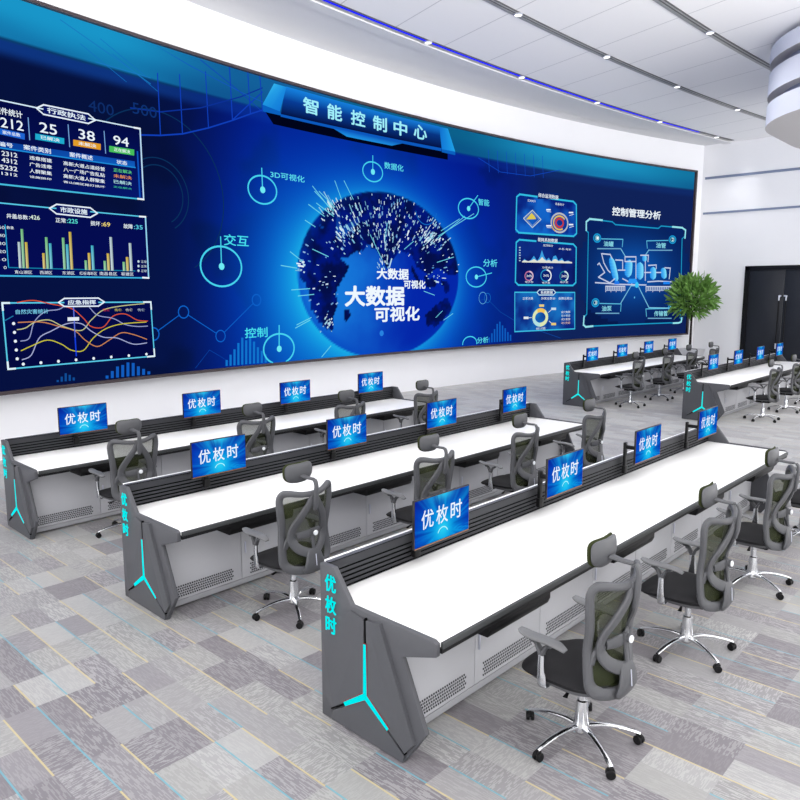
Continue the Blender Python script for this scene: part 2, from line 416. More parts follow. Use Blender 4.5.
# black double door in the end wall
DO = empty('door_1', (XR, 7.19, 0)); tag(DO, 'black double door in the white end wall', kind='structure')
mb = MB(); mb.box((-.06, 1.12, 0), (.12, 1.26, 3.4), M['door_frame']); mb.box((-.06, -1.26, 0), (.12, -1.12, 3.4), M['door_frame'])
mb.box((-.06, -1.26, 3.28), (.12, 1.26, 3.42), M['door_frame']); mb.build('door_frame', DO, smooth=False)
for s in (1, -1):
    mb = MB(); mb.bbox((0, min(s * .004, s * 1.118), .01), (.06, max(s * .004, s * 1.118), 3.279), M['door'], .004)
    lf = mb.build('door_leaf', DO)
    mb = MB(); y = s * .11
    mb.sweep([(-.07, y, .55), (-.07, y, 2.28)], .016, .016, M['black'], (1, 0, 0), 10, 2)
    mb.sweep([(-.07, y, 2.25), (-.07, y, 2.42)], .024, .02, M['silver'], (1, 0, 0), 10, 2)
    mb.sweep([(-.07, y, .62), (-.07, y, .8)], .024, .02, M['silver'], (1, 0, 0), 10, 2)
    for z in (.7, 2.39): mb.box((-.07, y - .018 if s > 0 else y - .018, z - .03), (.0, y + .018, z + .03), M['silver'])
    mb.box((-.085, min(y, y - s * .07), 2.38), (-.055, max(y, y - s * .07), 2.43), M['silver'])
    mb.build('handle', lf)

# ================================================================== VIDEO WALL
Z0, Z1 = 1.07, 6.66
def wall_sz(px, py, r=0.0):
    """photo pixel -> (x, z) on the curved display"""
    d = FW * FPX + RT * (px - 400) + UP * (400 - py)
    dx, dy = d.x, d.y; ox, oy = 0 - CX, 0 - CY
    a = dx * dx + dy * dy; b_ = 2 * (ox * dx + oy * dy); c = ox * ox + oy * oy - RC * RC
    t = (-b_ + math.sqrt(b_ * b_ - 4 * a * c)) / (2 * a)
    return t * dx, CAM_H + t * d.z
def wall_px(x, z):
    v = Vector((x, arc(x), z)) - Vector((0, 0, CAM_H)); f = v.dot(FW)
    return 400 + FPX * v.dot(RT) / f, 400 - FPX * v.dot(UP) / f
def on(x, z, off):
    """(x,z) on the display, moved `off` metres into the room"""
    y = arc(x); n = Vector((x - CX, y - CY)).normalized(); return (x - n.x * off, y - n.y * off, z)

def clampi(c): return tuple(max(0.0, min(255.0, v)) for v in c)
def mixc(a, b, t): t = max(0, min(1, t)); return tuple(p + (q - p) * t for p, q in zip(a, b))
def sstep(a, b, x): t = max(0, min(1, (x - a) / (b - a))); return t * t * (3 - 2 * t)
def hsh(i, j): v = math.sin(i * 127.1 + j * 311.7) * 43758.5453; return v - math.floor(v)
def vnoise(x, y):
    i, j = math.floor(x), math.floor(y); fx, fy = x - i, y - j; fx = fx * fx * (3 - 2 * fx); fy = fy * fy * (3 - 2 * fy)
    return (hsh(i, j) * (1 - fx) + hsh(i + 1, j) * fx) * (1 - fy) + (hsh(i, j + 1) * (1 - fx) + hsh(i + 1, j + 1) * fx) * fy
def fbm(x, y): return vnoise(x, y) * .5 + vnoise(x * 2.1, y * 2.1) * .3 + vnoise(x * 4.3, y * 4.3) * .2
def inside(p, poly):
    x, y = p; c = False; k = len(poly); j = k - 1
    for i in range(k):
        xi, yi = poly[i]; xj, yj = poly[j]
        if (yi > y) != (yj > y) and x < (xj - xi) * (y - yi) / (yj - yi) + xi: c = not c
        j = i
    return c
def gl(p): return wall_sz(280 + p[0] / 3.81, 160 + p[1] / 3.81)
gL, gR = gl((64, 440)), gl((682, 430)); gT = gl((375, 118))
GCX, GRX = (gL[0] + gR[0]) / 2, (gR[0] - gL[0]) / 2
GCZ = (gL[1] + gR[1]) / 2 - .05; GRZ = gT[1] - GCZ
LAND = [[gl(p) for p in poly] for poly in (
    [(95, 290), (130, 250), (190, 270), (235, 330), (235, 385), (265, 400), (250, 440), (215, 480), (220, 540), (205, 600), (200, 655), (165, 640), (120, 560), (100, 480), (75, 430), (68, 380)],
    [(70, 300), (130, 200), (220, 155), (300, 125), (400, 118), (480, 130), (560, 170), (640, 240), (690, 340), (690, 430), (640, 440), (600, 410), (560, 440), (520, 400), (495, 355), (460, 345), (430, 380), (405, 412), (380, 370), (345, 318), (315, 345), (240, 375), (225, 345), (200, 290), (150, 250)],
    [(555, 595), (590, 560), (610, 540), (645, 528), (655, 570), (625, 610), (590, 640), (560, 628)],
    [(243, 570), (262, 566), (270, 590), (255, 612), (243, 598)],
    [(545, 440), (590, 455), (600, 480), (560, 486)], [(610, 450), (640, 470), (650, 500), (630, 505)],
    [(500, 395), (540, 470), (530, 480), (496, 420)])]
BLUE_SEA = [[gl(p) for p in ((210, 190), (225, 185), (235, 260), (300, 215), (305, 235), (245, 290), (215, 275))]]

def bg(x, z):
    px, py = wall_px(x, z)
    # base field: navy at the far left, royal blue around the globe, slate navy right
    base = mixc((6, 15, 60), (4, 12, 112), sstep(150, 285, px))
    base = mixc(base, (16, 34, 88), sstep(455, 560, px))
    n = fbm(x * .9, z * .9 + 3)
    base = mixc(base, (5, 10, 40), .55 * sstep(.45, .75, n) * (1 - sstep(480, 560, px)))
    # darker corner under the band at left
    base = mixc(base, (6, 18, 58), .6 * sstep(160, 90, py) * sstep(260, 60, px))
    # halo around the globe
    dx, dz = (x - GCX) / GRX, (z - GCZ) / GRZ; d = math.hypot(dx, dz); ang = math.atan2(dz, dx)
    side = .5 - .5 * math.cos(ang - R(35))          # brighter on the lower left
    h = math.exp(-max(d - 1, 0) * (1.75 - .75 * side)) 
    base = mixc(base, (0, 34, 176), .95 * (.12 + .88 * sstep(160, 270, px)) * math.exp(-max(d - 1, 0) * 1.25) * (1 - sstep(500, 560, px)))
    h *= .22 + .78 * sstep(165, 285, px)
    if d > .98:
        base = mixc(base, (4, 104, 214), h * (.42 + .5 * side)); base = mixc(base, (30, 190, 236), h ** 4 * (.3 + .55 * side))
    if d < 1.0:
        sea = mixc((22, 120, 218), (4, 38, 168), sstep(-.55, .45, dx * .9 + dz * -.1 + .25 * (fbm(x * 2, z * 2) - .5)))
        sea = mixc(sea, (3, 24, 118), sstep(.1, .9, dz))
        sea = mixc(sea, (10, 70, 190), .6 * sstep(.35, .9, -dz) * sstep(.5, -.6, dx))
        land = any(inside((x + .05 * (fbm(x * 5, z * 5) - .5) * 3, z + .15 * (fbm(x * 6 + 9, z * 6) - .5)), q) for q in LAND)
        if land and any(inside((x, z), q) for q in BLUE_SEA): land = False
        c = sea
        if land: c = mixc((4, 14, 72), (2, 22, 122), sstep(.35, .7, fbm(x * 3.3, z * 3.3)))
        rim = sstep(.86, 1.0, d)
        c = mixc(c, (3, 70, 190), .5 * rim * side)
        base = c if d < .985 else mixc(c, base, (d - .985) / .015)
    # teal ribbon along the top
    zb = Z1 - .6; 
    t = sstep(zb - .03, zb + .04, z)
    if t > 0:
        tc = mixc((26, 156, 208), (20, 100, 156), sstep(100, 250, px)) if px < 330 else mixc((12, 100, 140), (28, 152, 200), sstep(450, 560, px) * (1 - .6 * sstep(610, 700, px)))
        tc = mixc(tc, (8, 60, 120), .45 * sstep(Z1 - .1, zb, z) * (.4 + .6 * vnoise(x * .8, z * 3)))
        base = mixc(base, tc, t * .95)
    else:
        base = mixc(base, (20, 80, 180), .55 * sstep(zb - .3, zb - .12, z) * (.3 + .7 * sstep(330, 100, px)))
    return clampi(base)

WALL_THING = empty('video_wall', (CX, arc(CX), Z0)); tag(WALL_THING, 'huge curved video wall showing a blue globe with data panels on the white wall', 'video wall')
WO = Vector(WALL_THING.location)
XL, XRR = wall_sz(0, 390)[0] - 4.5, wall_sz(685.4, 332.7)[0]
class Pic:
    """emissive picture mesh with a colour per vertex"""
    def __init__(s): s.v = []; s.f = []; s.c = []
    def add(s, vs, fs, cs):
        k = len(s.v); s.v += vs; s.f += [tuple(k + a for a in f) for f in fs]; s.c += [L4(c) for c in cs]
    def build(s, name, parent, m=None):
        me = bpy.data.meshes.new(name); me.from_pydata(s.v, [], s.f); me.materials.append(m or M['picture'])
        ca = me.color_attributes.new('picture', 'FLOAT_COLOR', 'POINT'); ca.data.foreach_set('color', [q for c in s.c for q in c])
        o = bpy.data.objects.new(name, me); COL.objects.link(o); o.parent = parent; return o
def lp(x, z, off): p = on(x, z, off); return (p[0] - WO.x, p[1] - WO.y, p[2] - WO.z)

pic = Pic()
nx, nz = 640, 140
vs, cs = [], []
for i in range(nx + 1):
    x = XL + (XRR - XL) * i / nx
    for j in range(nz + 1):
        z = Z0 + (Z1 - Z0) * j / nz; vs.append(lp(x, z, 0)); cs.append(bg(x, z))
fs = [(i * (nz + 1) + j, (i + 1) * (nz + 1) + j, (i + 1) * (nz + 1) + j + 1, i * (nz + 1) + j + 1) for i in range(nx) for j in range(nz)]
pic.add(vs, fs, cs)

def wq(P, C, off, n=10):
    """bilinear patch between four (x,z) corners bl,br,tr,tl with corner colours"""
    vs, cs = [], []
    for i in range(n + 1):
        u = i / n
        for v in (0, 1):
            a = P[0] if v == 0 else P[3]; b_ = P[1] if v == 0 else P[2]
            ca = C[0] if v == 0 else C[3]; cb = C[1] if v == 0 else C[2]
            x = a[0] + (b_[0] - a[0]) * u; z = a[1] + (b_[1] - a[1]) * u
            vs.append(lp(min(max(x, XL), XRR), min(max(z, Z0), Z1), off)); cs.append(mixc(ca, cb, u))
    pic.add(vs, [(2 * i, 2 * i + 2, 2 * i + 3, 2 * i + 1) for i in range(n)], cs)
def W(*p): return wall_sz(*p)
def line(P, w, c, off=.03, c2=None, closed=False):
    w = w * (.46 if P[0][0] < 8 else .55 if P[0][0] < 17 else .5)
    P = P + [P[0]] if closed else P; n = len(P) - 1
    for i in range(n):
        (x0, z0), (x1, z1) = P[i], P[i + 1]; L = math.hypot(x1 - x0, z1 - z0)
        if L < 1e-5: continue
        ux, uz = (x1 - x0) / L, (z1 - z0) / L; e = w / 2
        ax, az, bx, bz = x0 - ux * e * .8, z0 - uz * e * .8, x1 + ux * e * .8, z1 + uz * e * .8
        if min(az, bz) < Z0 + .01: 
            if max(az, bz) < Z0 + .03: continue
        ca = c if not c2 else mixc(c, c2, i / n); cb = c if not c2 else mixc(c, c2, (i + 1) / n)
        wq([(ax + uz * e, az - ux * e), (bx + uz * e, bz - ux * e), (bx - uz * e, bz + ux * e), (ax - uz * e, az + ux * e)], [ca, cb, cb, ca], off, max(1, int(L / .7)))
def pl(pts, w, c, off=.03, **k): line([W(*p) for p in pts], w, c, off, **k)
def circle(cx, cz, rx, rz, w, c, off=.03, n=40, a0=0, a1=360):
    if cx > 17.2: rx *= .4; rz *= .29; w *= .75
    line([(cx + rx * math.cos(R(a0 + (a1 - a0) * i / n)), cz + rz * math.sin(R(a0 + (a1 - a0) * i / n))) for i in range(n + 1)], w, c, off)
def disc(cx, cz, r, c, off=.035, n=14):
    if cx < 9: r *= .42
    elif cx > 16: r *= .32
    pic.add([lp(cx, cz, off)] + [lp(cx + r * math.cos(2 * math.pi * i / n), cz + r * math.sin(2 * math.pi * i / n), off) for i in range(n)],
            [(0, 1 + i, 1 + (i + 1) % n) for i in range(n)], [c] * (n + 1))
def quad(p, c, off=.02, n=10):
    """four photo pixels bl,br,tr,tl"""
    c = c if isinstance(c, list) else [c] * 4; wq([W(*q) for q in p], c, off, n)
def text(t, xl, xr, yc, hpx, c, off=.045, bold=.012):
    """fit text between photo columns xl..xr at height yc"""
    vs, fs, asp = glyphs(t, bold)
    a, b_ = W(xl, yc), W(xr, yc); mx = (xl + xr) / 2; zt, zb_ = W(mx, yc - hpx / 2)[1], W(mx, yc + hpx / 2)[1]
    slope = 0; zc = (zt + zb_) / 2
    pic.add([lp(a[0] + (b_[0] - a[0]) * u, zb_ + (zt - zb_) * v, off) for u, v in vs], fs, [c] * len(vs))
CY1, CYW, WHT = (40, 196, 232), (150, 236, 250), (238, 248, 255)

# faint lattice at the upper left, ribs and arcs
LB = (16, 62, 184)
ARC = [(120, 134), (138, 135), (160, 135.5), (182, 134), (208, 128), (232, 120.5), (250, 114), (275, 106)]
pl(ARC, .055, LB, .014); pl([(130, 108), (160, 112), (200, 108), (240, 97), (262, 88)], .045, (12, 48, 150), .013)
for x, y in ((160, 135.5), (182, 134), (208, 128), (232, 120.5), (250, 114), (262, 110)): pl([(x - 3, y - 62 + (x - 160) * .12), (x, y)], .045, LB, .014)
pl([(150, 40), (190, 66), (240, 92), (275, 108)], .03, (20, 86, 190), .014); pl([(60, 20), (120, 62), (150, 84)], .03, (24, 120, 190), .014)
pl([(200, 60), (235, 88), (262, 112)], .03, LB, .014); pl([(232, 120), (262, 92)], .04, LB, .014)
for k in range(7):
    x = 488 + k * 9; pl([(x, 150 + k * 1), (x + 1, 172 + k)], .03, (16, 70, 190), .012)
pl([(478, 158), (500, 172), (530, 176), (560, 170)], .03, (16, 70, 190), .014)
for a in ((100, 55), (80, 60), (112, 70)): pl([(a[0], a[1] - 16), (a[0] + 46, a[1] + 22)], .02, (20, 110, 190), .012)
pl([(95, 62), (150, 78)], .02, (30, 120, 200), .013)
text('400', 88, 113, 108, 11, (14, 44, 104), .016, 0); text('500', 132, 156, 110.5, 11, (14, 48, 112), .016, 0)
# big soft rings in the dark zone
for r_ in (.5, .62, 1.4): circle(*W(158, 195), r_, r_, .04, (10, 48, 92), .013, 40, -60, 150)
# network polyline at the lower left and right
NL = (14, 96, 200)
P = [(120, 322), (153, 334), (183, 312), (220, 336), (256, 300)]
for a, b_ in zip(P[1:], P[2:]):
    d = math.hypot(b_[0] - a[0], b_[1] - a[1]); ux, uy = (b_[0] - a[0]) / d, (b_[1] - a[1]) / d
    pl([(a[0] + ux * 5, a[1] + uy * 5), (b_[0] - ux * 5, b_[1] - uy * 5)], .035, NL, .016)
for p in P[1:]: circle(*W(*p), .11, .11, .045, NL, .017, 18)
pl([(195, 368), (209, 350), (216, 354), (236, 368)], .02, (10, 70, 170), .014)
pl([(480, 300), (487, 299), (500, 312), (520, 324), (560, 338)], .03, (14, 70, 160), .014)
circle(*W(487, 298), .13, .13, .03, (20, 110, 200), .016, 18)
# equaliser bars along the bottom edge
def bars(x0, x1, hs, base, c):
    k = len(hs)
    for i, h in enumerate(hs):
        a = x0 + (x1 - x0) * i / k; b_ = a + (x1 - x0) / k * .55; ya = base(a)
        quad([(a, ya), (b_, ya), (b_, ya - h), (a, ya - h)], c, .018, 1)
bars(225, 268, [6, 11, 16, 22, 27, 24, 30, 22, 16, 12, 8], lambda x: 366 - (x - 225) * .09, (16, 116, 205))
bars(105, 152, [3, 7, 11, 12, 14, 13, 9, 6, 3], lambda x: 378.5 - (x - 105) * .1, (18, 92, 190))
bars(56, 76, [2, 5, 8, 6, 3], lambda x: 382 - (x - 56) * .1, (16, 76, 150))
bars(488, 512, [5, 9, 13, 18, 20, 16, 13, 9, 6], lambda x: 342.5 - (x - 488) * .08, (14, 92, 190))

# globe lights: dots on land, spikes at the hot spots
def gpx(x, y): return gl((x, y))
for k in range(430):
    a = rnd.random() * 2 * math.pi; r_ = math.sqrt(rnd.random()) * .97
    x, z = GCX + GRX * r_ * math.cos(a), GCZ + GRZ * r_ * math.sin(a)
    if z < Z0 + .08: continue
    lx, lz = x, z; dn = fbm(x * 2.2 + 4, z * 2.2)
    if any(inside((lx, lz), q) for q in LAND[:2]) and dn > .42:
        l = .02 + .07 * rnd.random(); ux, uz = math.cos(a), math.sin(a)
        line([(x, z), (x + ux * l * .7, z + uz * l * .7)], .03 + .03 * rnd.random(), mixc((60, 130, 200), WHT, rnd.random()), .03)
for hx, hy, sp, num, ln in ((190, 175, 40, 95, 130), (560, 290, 46, 120, 60), (72, 410, 22, 34, 60), (300, 220, 70, 70, 50), (410, 300, 60, 70, 60), (600, 420, 46, 26, 40),
                            (180, 620, 26, 26, 40), (240, 280, 50, 46, 60), (430, 200, 110, 60, 20), (390, 385, 26, 30, 60)):
    for k in range(int(num * .75)):
        x_, y_ = hx + rnd.gauss(0, sp * .55), hy + rnd.gauss(0, sp * .55)
        x, z = gpx(x_, y_); dx, dz = (x - GCX) / GRX, (z - GCZ) / GRZ
        if math.hypot(dx, dz) > 1.0 or z < Z0 + .1: continue
        l = (.02 + (ln / 3.81 / 38) * rnd.random() ** 4 * .45); d = math.hypot(dx, dz) + 1e-6
        line([(x, z), (x + dx / d * l, z + dz / d * l)], .03 + .045 * rnd.random() ** 2, mixc((120, 190, 220), WHT, rnd.random()), .032)
for a, b_ in (((120, 100), (190, 190)), ((128, 120), (200, 195)), ((145, 120), (205, 180)), ((105, 170), (165, 215)), ((92, 230), (130, 255)), ((205, 80), (230, 150)), ((240, 80), (275, 150)), ((135, 165), (200, 215)),
              ((0, 402), (60, 412)), ((35, 350), (80, 385)), ((40, 495), (110, 490)), ((65, 518), (125, 512)), ((120, 340), (180, 368)), ((55, 640), (110, 610)), ((60, 628), (115, 600)), ((155, 750), (190, 708)),
              ((610, 270), (680, 225)), ((600, 290), (735, 205)), ((595, 300), (700, 215)), ((595, 390), (658, 370)), ((545, 500), (585, 515)), ((590, 600), (615, 575)), ((620, 610), (655, 585)), ((340, 285), (385, 380)), ((395, 310), (405, 240)), ((470, 340), (505, 310))):
    line([gpx(*a), gpx(*b_)], .032, (110, 215, 235), .034)
circle(*gpx(555, 190), .38, .36, .035, (20, 110, 200), .02, 20, 190, 350)
disc(*gpx(385, 660), .07, (40, 130, 225), .02)

# ring markers with pins
def marker(cx, cy, rp, pin, w=.05, dot=True, a0=0, a1=360, c=CYW):
    x, z = W(cx, cy); rr = abs(W(cx + rp, cy)[0] - x); rz = abs(W(cx, cy - rp)[1] - z)
    w *= 1.15
    if x > 17.2: rr /= .4; rz /= .29
    circle(x, z, rr, rz, w, (70, 214, 240), .036, 40, a0, a1)
    if pin: line([(x, z), W(*pin)], w * .8, (70, 214, 240), .036); disc(x, z, .066 / (.42 if x < 9 else .32 if x > 16 else 1) * (.85 if x > 16 else 1), (110, 235, 245), .04)
marker(261.4, 190, 14, (260.5, 168.5), .05); marker(371.7, 172, 9.8, (371.7, 156), .045); marker(220.3, 266.5, 20, (219.4, 237), .055)
marker(467.5, 208.7, 10, (476.7, 195.6), .05); marker(475.3, 277, 10, (490.7, 273), .05); marker(278, 348.7, 15, (278, 325.5), .055)
marker(468.8, 343.5, 7, None, .045, a0=-5, a1=185)
circle(*W(482, 298), .16, .16, .03, (90, 170, 220), .03, 16)
text('3D可视化', 269, 303, 177, 6.5, (90, 225, 240)); text('数据化', 383, 402, 167, 6.5, (90, 225, 240)); text('交互', 222.5, 247, 240.5, 11, (70, 226, 240))
text('控制', 243.5, 266, 332.5, 10, (70, 226, 240)); text('智能', 477, 488, 202.5, 6.5, (90, 225, 240)); text('分析', 482, 496, 263, 7.5, (90, 225, 240)); text('分析', 476, 487, 340, 6, (90, 225, 240))
text('大数据', 375.6, 407, 274, 10.5, WHT, bold=.03); text('可视化', 402.7, 424, 284.5, 8, WHT, bold=.03)
text('大数据', 344, 402.7, 296, 19, WHT, bold=.035); text('可视化', 373.5, 418, 314, 14, WHT, bold=.03)

# title plate at the top centre
quad([(272, 124.5), (446.6, 160), (446.6, 150), (264, 112)], (1, 4, 26), .04, 16)
quad([(279, 117), (440, 151.5), (440, 147), (279, 113)], (12, 88, 190), .05, 16)
quad([(279, 114.5), (440, 148.5), (438.4, 136), (281.5, 100)], [(4, 16, 66), (4, 16, 66), (8, 52, 130), (8, 60, 150)], .055, 16)
quad([(281.5, 100), (438.4, 136), (438.2, 127), (284.4, 87)], [(8, 60, 150), (8, 52, 130), (22, 120, 215), (22, 130, 225)], .055, 16)
quad([(330, 128), (402, 143.5), (390, 146), (345, 137)], [(14, 96, 200), (12, 84, 180), (30, 140, 225), (30, 150, 232)], .058, 8)
quad([(260.5, 105), (278, 112), (284.4, 87.5), (272, 84)], [(30, 150, 225), (18, 120, 215), (26, 140, 225), (50, 180, 240)], .06, 2)
quad([(261, 112), (279, 116), (278, 112), (260.5, 105)], (10, 96, 190), .061, 2)
quad([(440, 149.5), (453.5, 152), (446.2, 129), (437.6, 127)], [(18, 120, 215), (30, 160, 232), (30, 150, 225), (16, 110, 205)], .06, 2)
quad([(440, 152.5), (453.5, 155.5), (453.5, 152), (440, 149.5)], (10, 96, 190), .061, 2)
for ch, x, y in zip('智能控制中心', (308.6, 332.5, 356, 378, 398.5, 418.6), (106.8, 113, 119, 124.3, 128.8, 132.6)):
    text(ch, x - 7.3 + (308.6 - x) * -.006, x + 7.3 - (x - 308.6) * .012, y, 15 - (x - 308) * .014, (160, 240, 252), .07, .022)

# ---- left data panels
PB = (4, 12, 74)
def frame(tl, tr, br, bl_, c=(60, 190, 232), w=.035, off=.03, corner=True):
    pl([tl, tr, br, bl_], w, c, off, closed=True)
    if corner:
        for p, q, r_ in ((tl, tr, bl_), (tr, tl, br), (br, bl_, tr), (bl_, br, tl)):
            for t_ in (q, r_):
                d = math.hypot(t_[0] - p[0], t_[1] - p[1]); u = min(7, d * .2) / d
                pl([p, (p[0] + (t_[0] - p[0]) * u, p[1] + (t_[1] - p[1]) * u)], w * 1.35, (225, 246, 255), off + .004)
def tab(x0, x1, yl, yr, h, label, c=(232, 244, 255)):
    def y(x): return yl + (yr - yl) * (x - x0) / (x1 - x0)
    k = h * .75; P = [(x0, y(x0)), (x0 + k, y(x0 + k) - h / 2), (x1 - k, y(x1 - k) - h / 2), (x1, y(x1)), (x1 - k, y(x1 - k) + h / 2), (x0 + k, y(x0 + k) + h / 2)]
    quad([P[5], P[4], P[2], P[1]], (8, 20, 96), .036, 4)
    pl(P, .045, c, .04, closed=True)
    text(label, x0 + k * 1.5, x1 - k * 1.5, y((x0 + x1) / 2), h * .56, (230, 244, 255), .05, .02)
quad([(-22, 182), (143, 199.6), (139, 129), (-22, 96)], [(5, 14, 80), (6, 24, 110), (3, 10, 66), (3, 10, 66)], .02, 14)
pl([(-22, 96), (139, 129)], .04, (215, 240, 255), .03); pl([(-22, 182), (142.6, 199.6)], .05, (70, 190, 225), .03)
pl([(139, 129), (142.6, 199.6)], .055, (190, 225, 250), .03); pl([(136.5, 152), (139, 197)], .06, (16, 84, 190), .026)
for p in ((139, 129), (142.6, 199.6)): pl([(p[0] - 6, p[1] - (1.1 if p[1] < 150 else .7)), p], .06, WHT, .034)
tab(35, 94, 108.5, 120.5, 9.5, '行政执法')
text('案件统计', -8, 20.5, 112.5, 7, WHT)
text('212', -1, 21.5, 124.5, 9.5, WHT, bold=.006); text('25', 38, 55, 129, 10, WHT, bold=.006); text('38', 77, 93, 135.5, 9.5, WHT, bold=.006); text('94', 112, 127, 141.5, 9, WHT, bold=.006)
for x0, x1, y0, y1, c, t in ((-4, 23.5, 131, 137, (30, 100, 210), '案件总数'), (34, 63, 136.7, 141.5, (30, 170, 205), '已解决'), (72, 99.5, 142.8, 147.2, (226, 156, 40), '未解决'), (108, 133, 149, 152.8, (70, 190, 90), '正在解决')):
    quad([(x0, y0 + 3), (x1, y1 + 3), (x1, y1 - 3), (x0, y0 - 3)], c, .034, 2)
    text(t, x0 + (x1 - x0) * .18, x1 - (x1 - x0) * .18, (y0 + y1) / 2, 3.6, (235, 245, 250), .044, .01)
for x, y in ((27, 129), (67, 136), (103, 142.5)): pl([(x, y - 11), (x + 1.6, y + 11)], .03, (120, 170, 225), .03)
quad([(-22, 145), (134, 167.5), (133.6, 161.5), (-22, 138)], [(10, 60, 150), (16, 96, 190), (14, 80, 180), (10, 60, 150)], .03, 12)
pl([(-22, 145), (134, 167.8)], .04, (30, 140, 220), .036)
text('编号', -3, 11, 145, 4.5, WHT); text('案件类别', 22, 49, 149.5, 5, WHT); text('案件概述', 68, 91, 156.5, 4.6, WHT); text('状态', 115, 125.5, 162.8, 4, WHT)
for i, (a, b_, c, d, cc) in enumerate((('2312', '违章搭建', '高新大道占道经营', '正在解决', (90, 210, 130)), ('4312', '广告违章', '八一广场广告乱贴', '未解决', (232, 146, 84)), ('95232', '人群聚集', '高新大道人群聚集', '已解决', (180, 230, 235)), ('21312', '设施损坏', '青山湖区路灯损坏', '正在解决', (60, 190, 150)))):
    h = 3.9 if i < 3 else 2.2; dy = 6.7 * i if i < 3 else 19.5
    text(a, -6 if len(a) > 4 else 0, 15.5, 154.6 + dy, h + .6, WHT, bold=.01); text(b_, 28, 50, 159.5 + dy * .96, h, WHT, bold=.01)
    text(c, 62, 103, 166.5 + dy * .93, h, WHT, bold=.01); text(d, 112, 130, 171.4 + dy * .85, h - .4, cc, bold=.01)

quad([(-22, 275.5), (147.6, 278), (144.4, 217), (-22, 201)], [(5, 12, 84), (5, 12, 84), (4, 12, 78), (4, 12, 78)], .02, 14)
pl([(-22, 201), (144.4, 217)], .04, (90, 205, 236), .03); pl([(-22, 275.5), (147.6, 278)], .05, (60, 180, 225), .03); pl([(144.4, 217), (147.6, 278)], .055, (150, 215, 245), .03)
for p in ((144.4, 217), (147.6, 278)): pl([(p[0] - 6, p[1] - .4), p], .06, WHT, .034)
tab(48, 96, 208.5, 213.5, 9.5, '市政设施')
for x0, x1, y, t, t2, cc in ((5, 26, 216.8, '井盖总数', ':426', (220, 240, 225)), (54, 64, 220.5, '正常', ':225', (90, 230, 220)), (89, 98.5, 223.7, '损坏', ':69', (236, 214, 120)), (122, 131, 226.5, '故障', ':35', (90, 210, 235))):
    text(t, x0, x1, y, 4.6, WHT, bold=.01); text(t2, x1 + 1.4, x1 + 12 - (2 if len(t2) < 4 else 0), y + .8, 4.2, cc, bold=.01)
pl([(4, 225), (7.5, 267.5)], .03, (40, 170, 220), .03); pl([(7.5, 267.5), (134, 271)], .03, (20, 130, 170), .03)
for i, t in enumerate(('50', '40', '30', '20', '10', '0')): text(t, -3 if t != '0' else 2, 3 + i * .4, 227.6 + i * 8, 3, (220, 235, 245), bold=0)
text('数量', 5, 12, 227.8, 3, WHT, bold=0)
G_, Y_, C_, W_ = (130, 210, 140), (232, 196, 70), (70, 196, 224), (200, 220, 226)
for cx, grp in ((19, ((W_, 26), (G_, 39), (Y_, 26))), (43, ((Y_, 15.5), (G_, 31.5), (C_, 25.5))), (63.5, ((G_, 31.5), (C_, 25), (Y_, 37.5))), (85, ((G_, 9.5), (Y_, 17), (C_, 24.5))), (104, ((G_, 9.5), (Y_, 17), (W_, 33.5))), (123, ((G_, 9), (Y_, 14), (W_, 28)))):
    for i, (c, h) in enumerate(grp):
        x = cx + i * 3.6 - 1.2; yb = 267.7 + (x - 7) * .028; dx = -h * .055
        quad([(x, yb), (x + 2.6, yb + .1), (x + 2.6 + dx, yb - h + .1), (x + dx, yb - h)], [mixc(c, WHT, .45), mixc(c, (20, 40, 40), .35), mixc(c, (20, 40, 40), .35), c], .034, 1)
for x, t in ((22, '青山湖区'), (44.5, '西湖区'), (67, '东湖区'), (87, '红谷滩新区'), (107, '南昌县区'), (126, '新建区')):
    text(t, x - (9 if len(t) > 3 else 6.2), x + (8.4 if len(t) > 3 else 6), 272.2 + (x - 22) * .018, 3.4, WHT, bold=0)
for i in range(3): disc(*W(137.3, 261.5 + i * 4.6), .05, (200, 225, 235), .034); text('正常', 139.5, 145, 261.8 + i * 4.6, 2.6, (210, 230, 235), bold=0)

quad([(7, 369), (153.4, 356), (149.6, 302), (1, 303)], [(3, 8, 62), (3, 8, 62), (4, 12, 74), (4, 12, 74)], .02, 14)
frame((1, 303), (149.6, 302), (153.4, 356), (7, 369), (90, 205, 236), .045)
tab(57, 103, 302.5, 302, 8, '应急指挥')
text('自然灾害统计', 14, 47, 311.5, 4.6, (120, 205, 235), bold=.01)
pl([(3, 321), (12, 316)], .03, (30, 120, 170), .03)
def curve(pts, c, w=.032):
    pts = [(p[0] / 5, 290 + p[1] / 5) for p in pts]; out = []
    for i in range(len(pts) - 1):
        p0, p1, p2, p3 = pts[max(i - 1, 0)], pts[i], pts[i + 1], pts[min(i + 2, len(pts) - 1)]
        for k in range(6):
            t = k / 6; out.append(tuple(.5 * (2 * b + (c_ - a) * t + (2 * a - 5 * b + 4 * c_ - d) * t * t + (3 * b - a - 3 * c_ + d) * t ** 3) for a, b, c_, d in zip(p0, p1, p2, p3)))
    pl(out + [pts[-1]], w, c, .034)
curve([(80, 62), (160, 52), (250, 70), (350, 92), (410, 140), (450, 182), (510, 185), (560, 130), (620, 120), (680, 150), (732, 155)], (216, 84, 50))
curve([(85, 162), (200, 160), (290, 182), (370, 205), (420, 250), (480, 282), (540, 250), (600, 214), (660, 222), (728, 246)], (206, 134, 84))
curve([(80, 198), (120, 190), (170, 160), (240, 150), (310, 182), (400, 202), (450, 150), (510, 100), (600, 80), (715, 68)], (196, 200, 140))
curve([(98, 255), (140, 240), (165, 160), (220, 108), (290, 96), (340, 64), (390, 55), (430, 75), (480, 125), (560, 142), (620, 172), (680, 182), (732, 180)], (150, 160, 205))
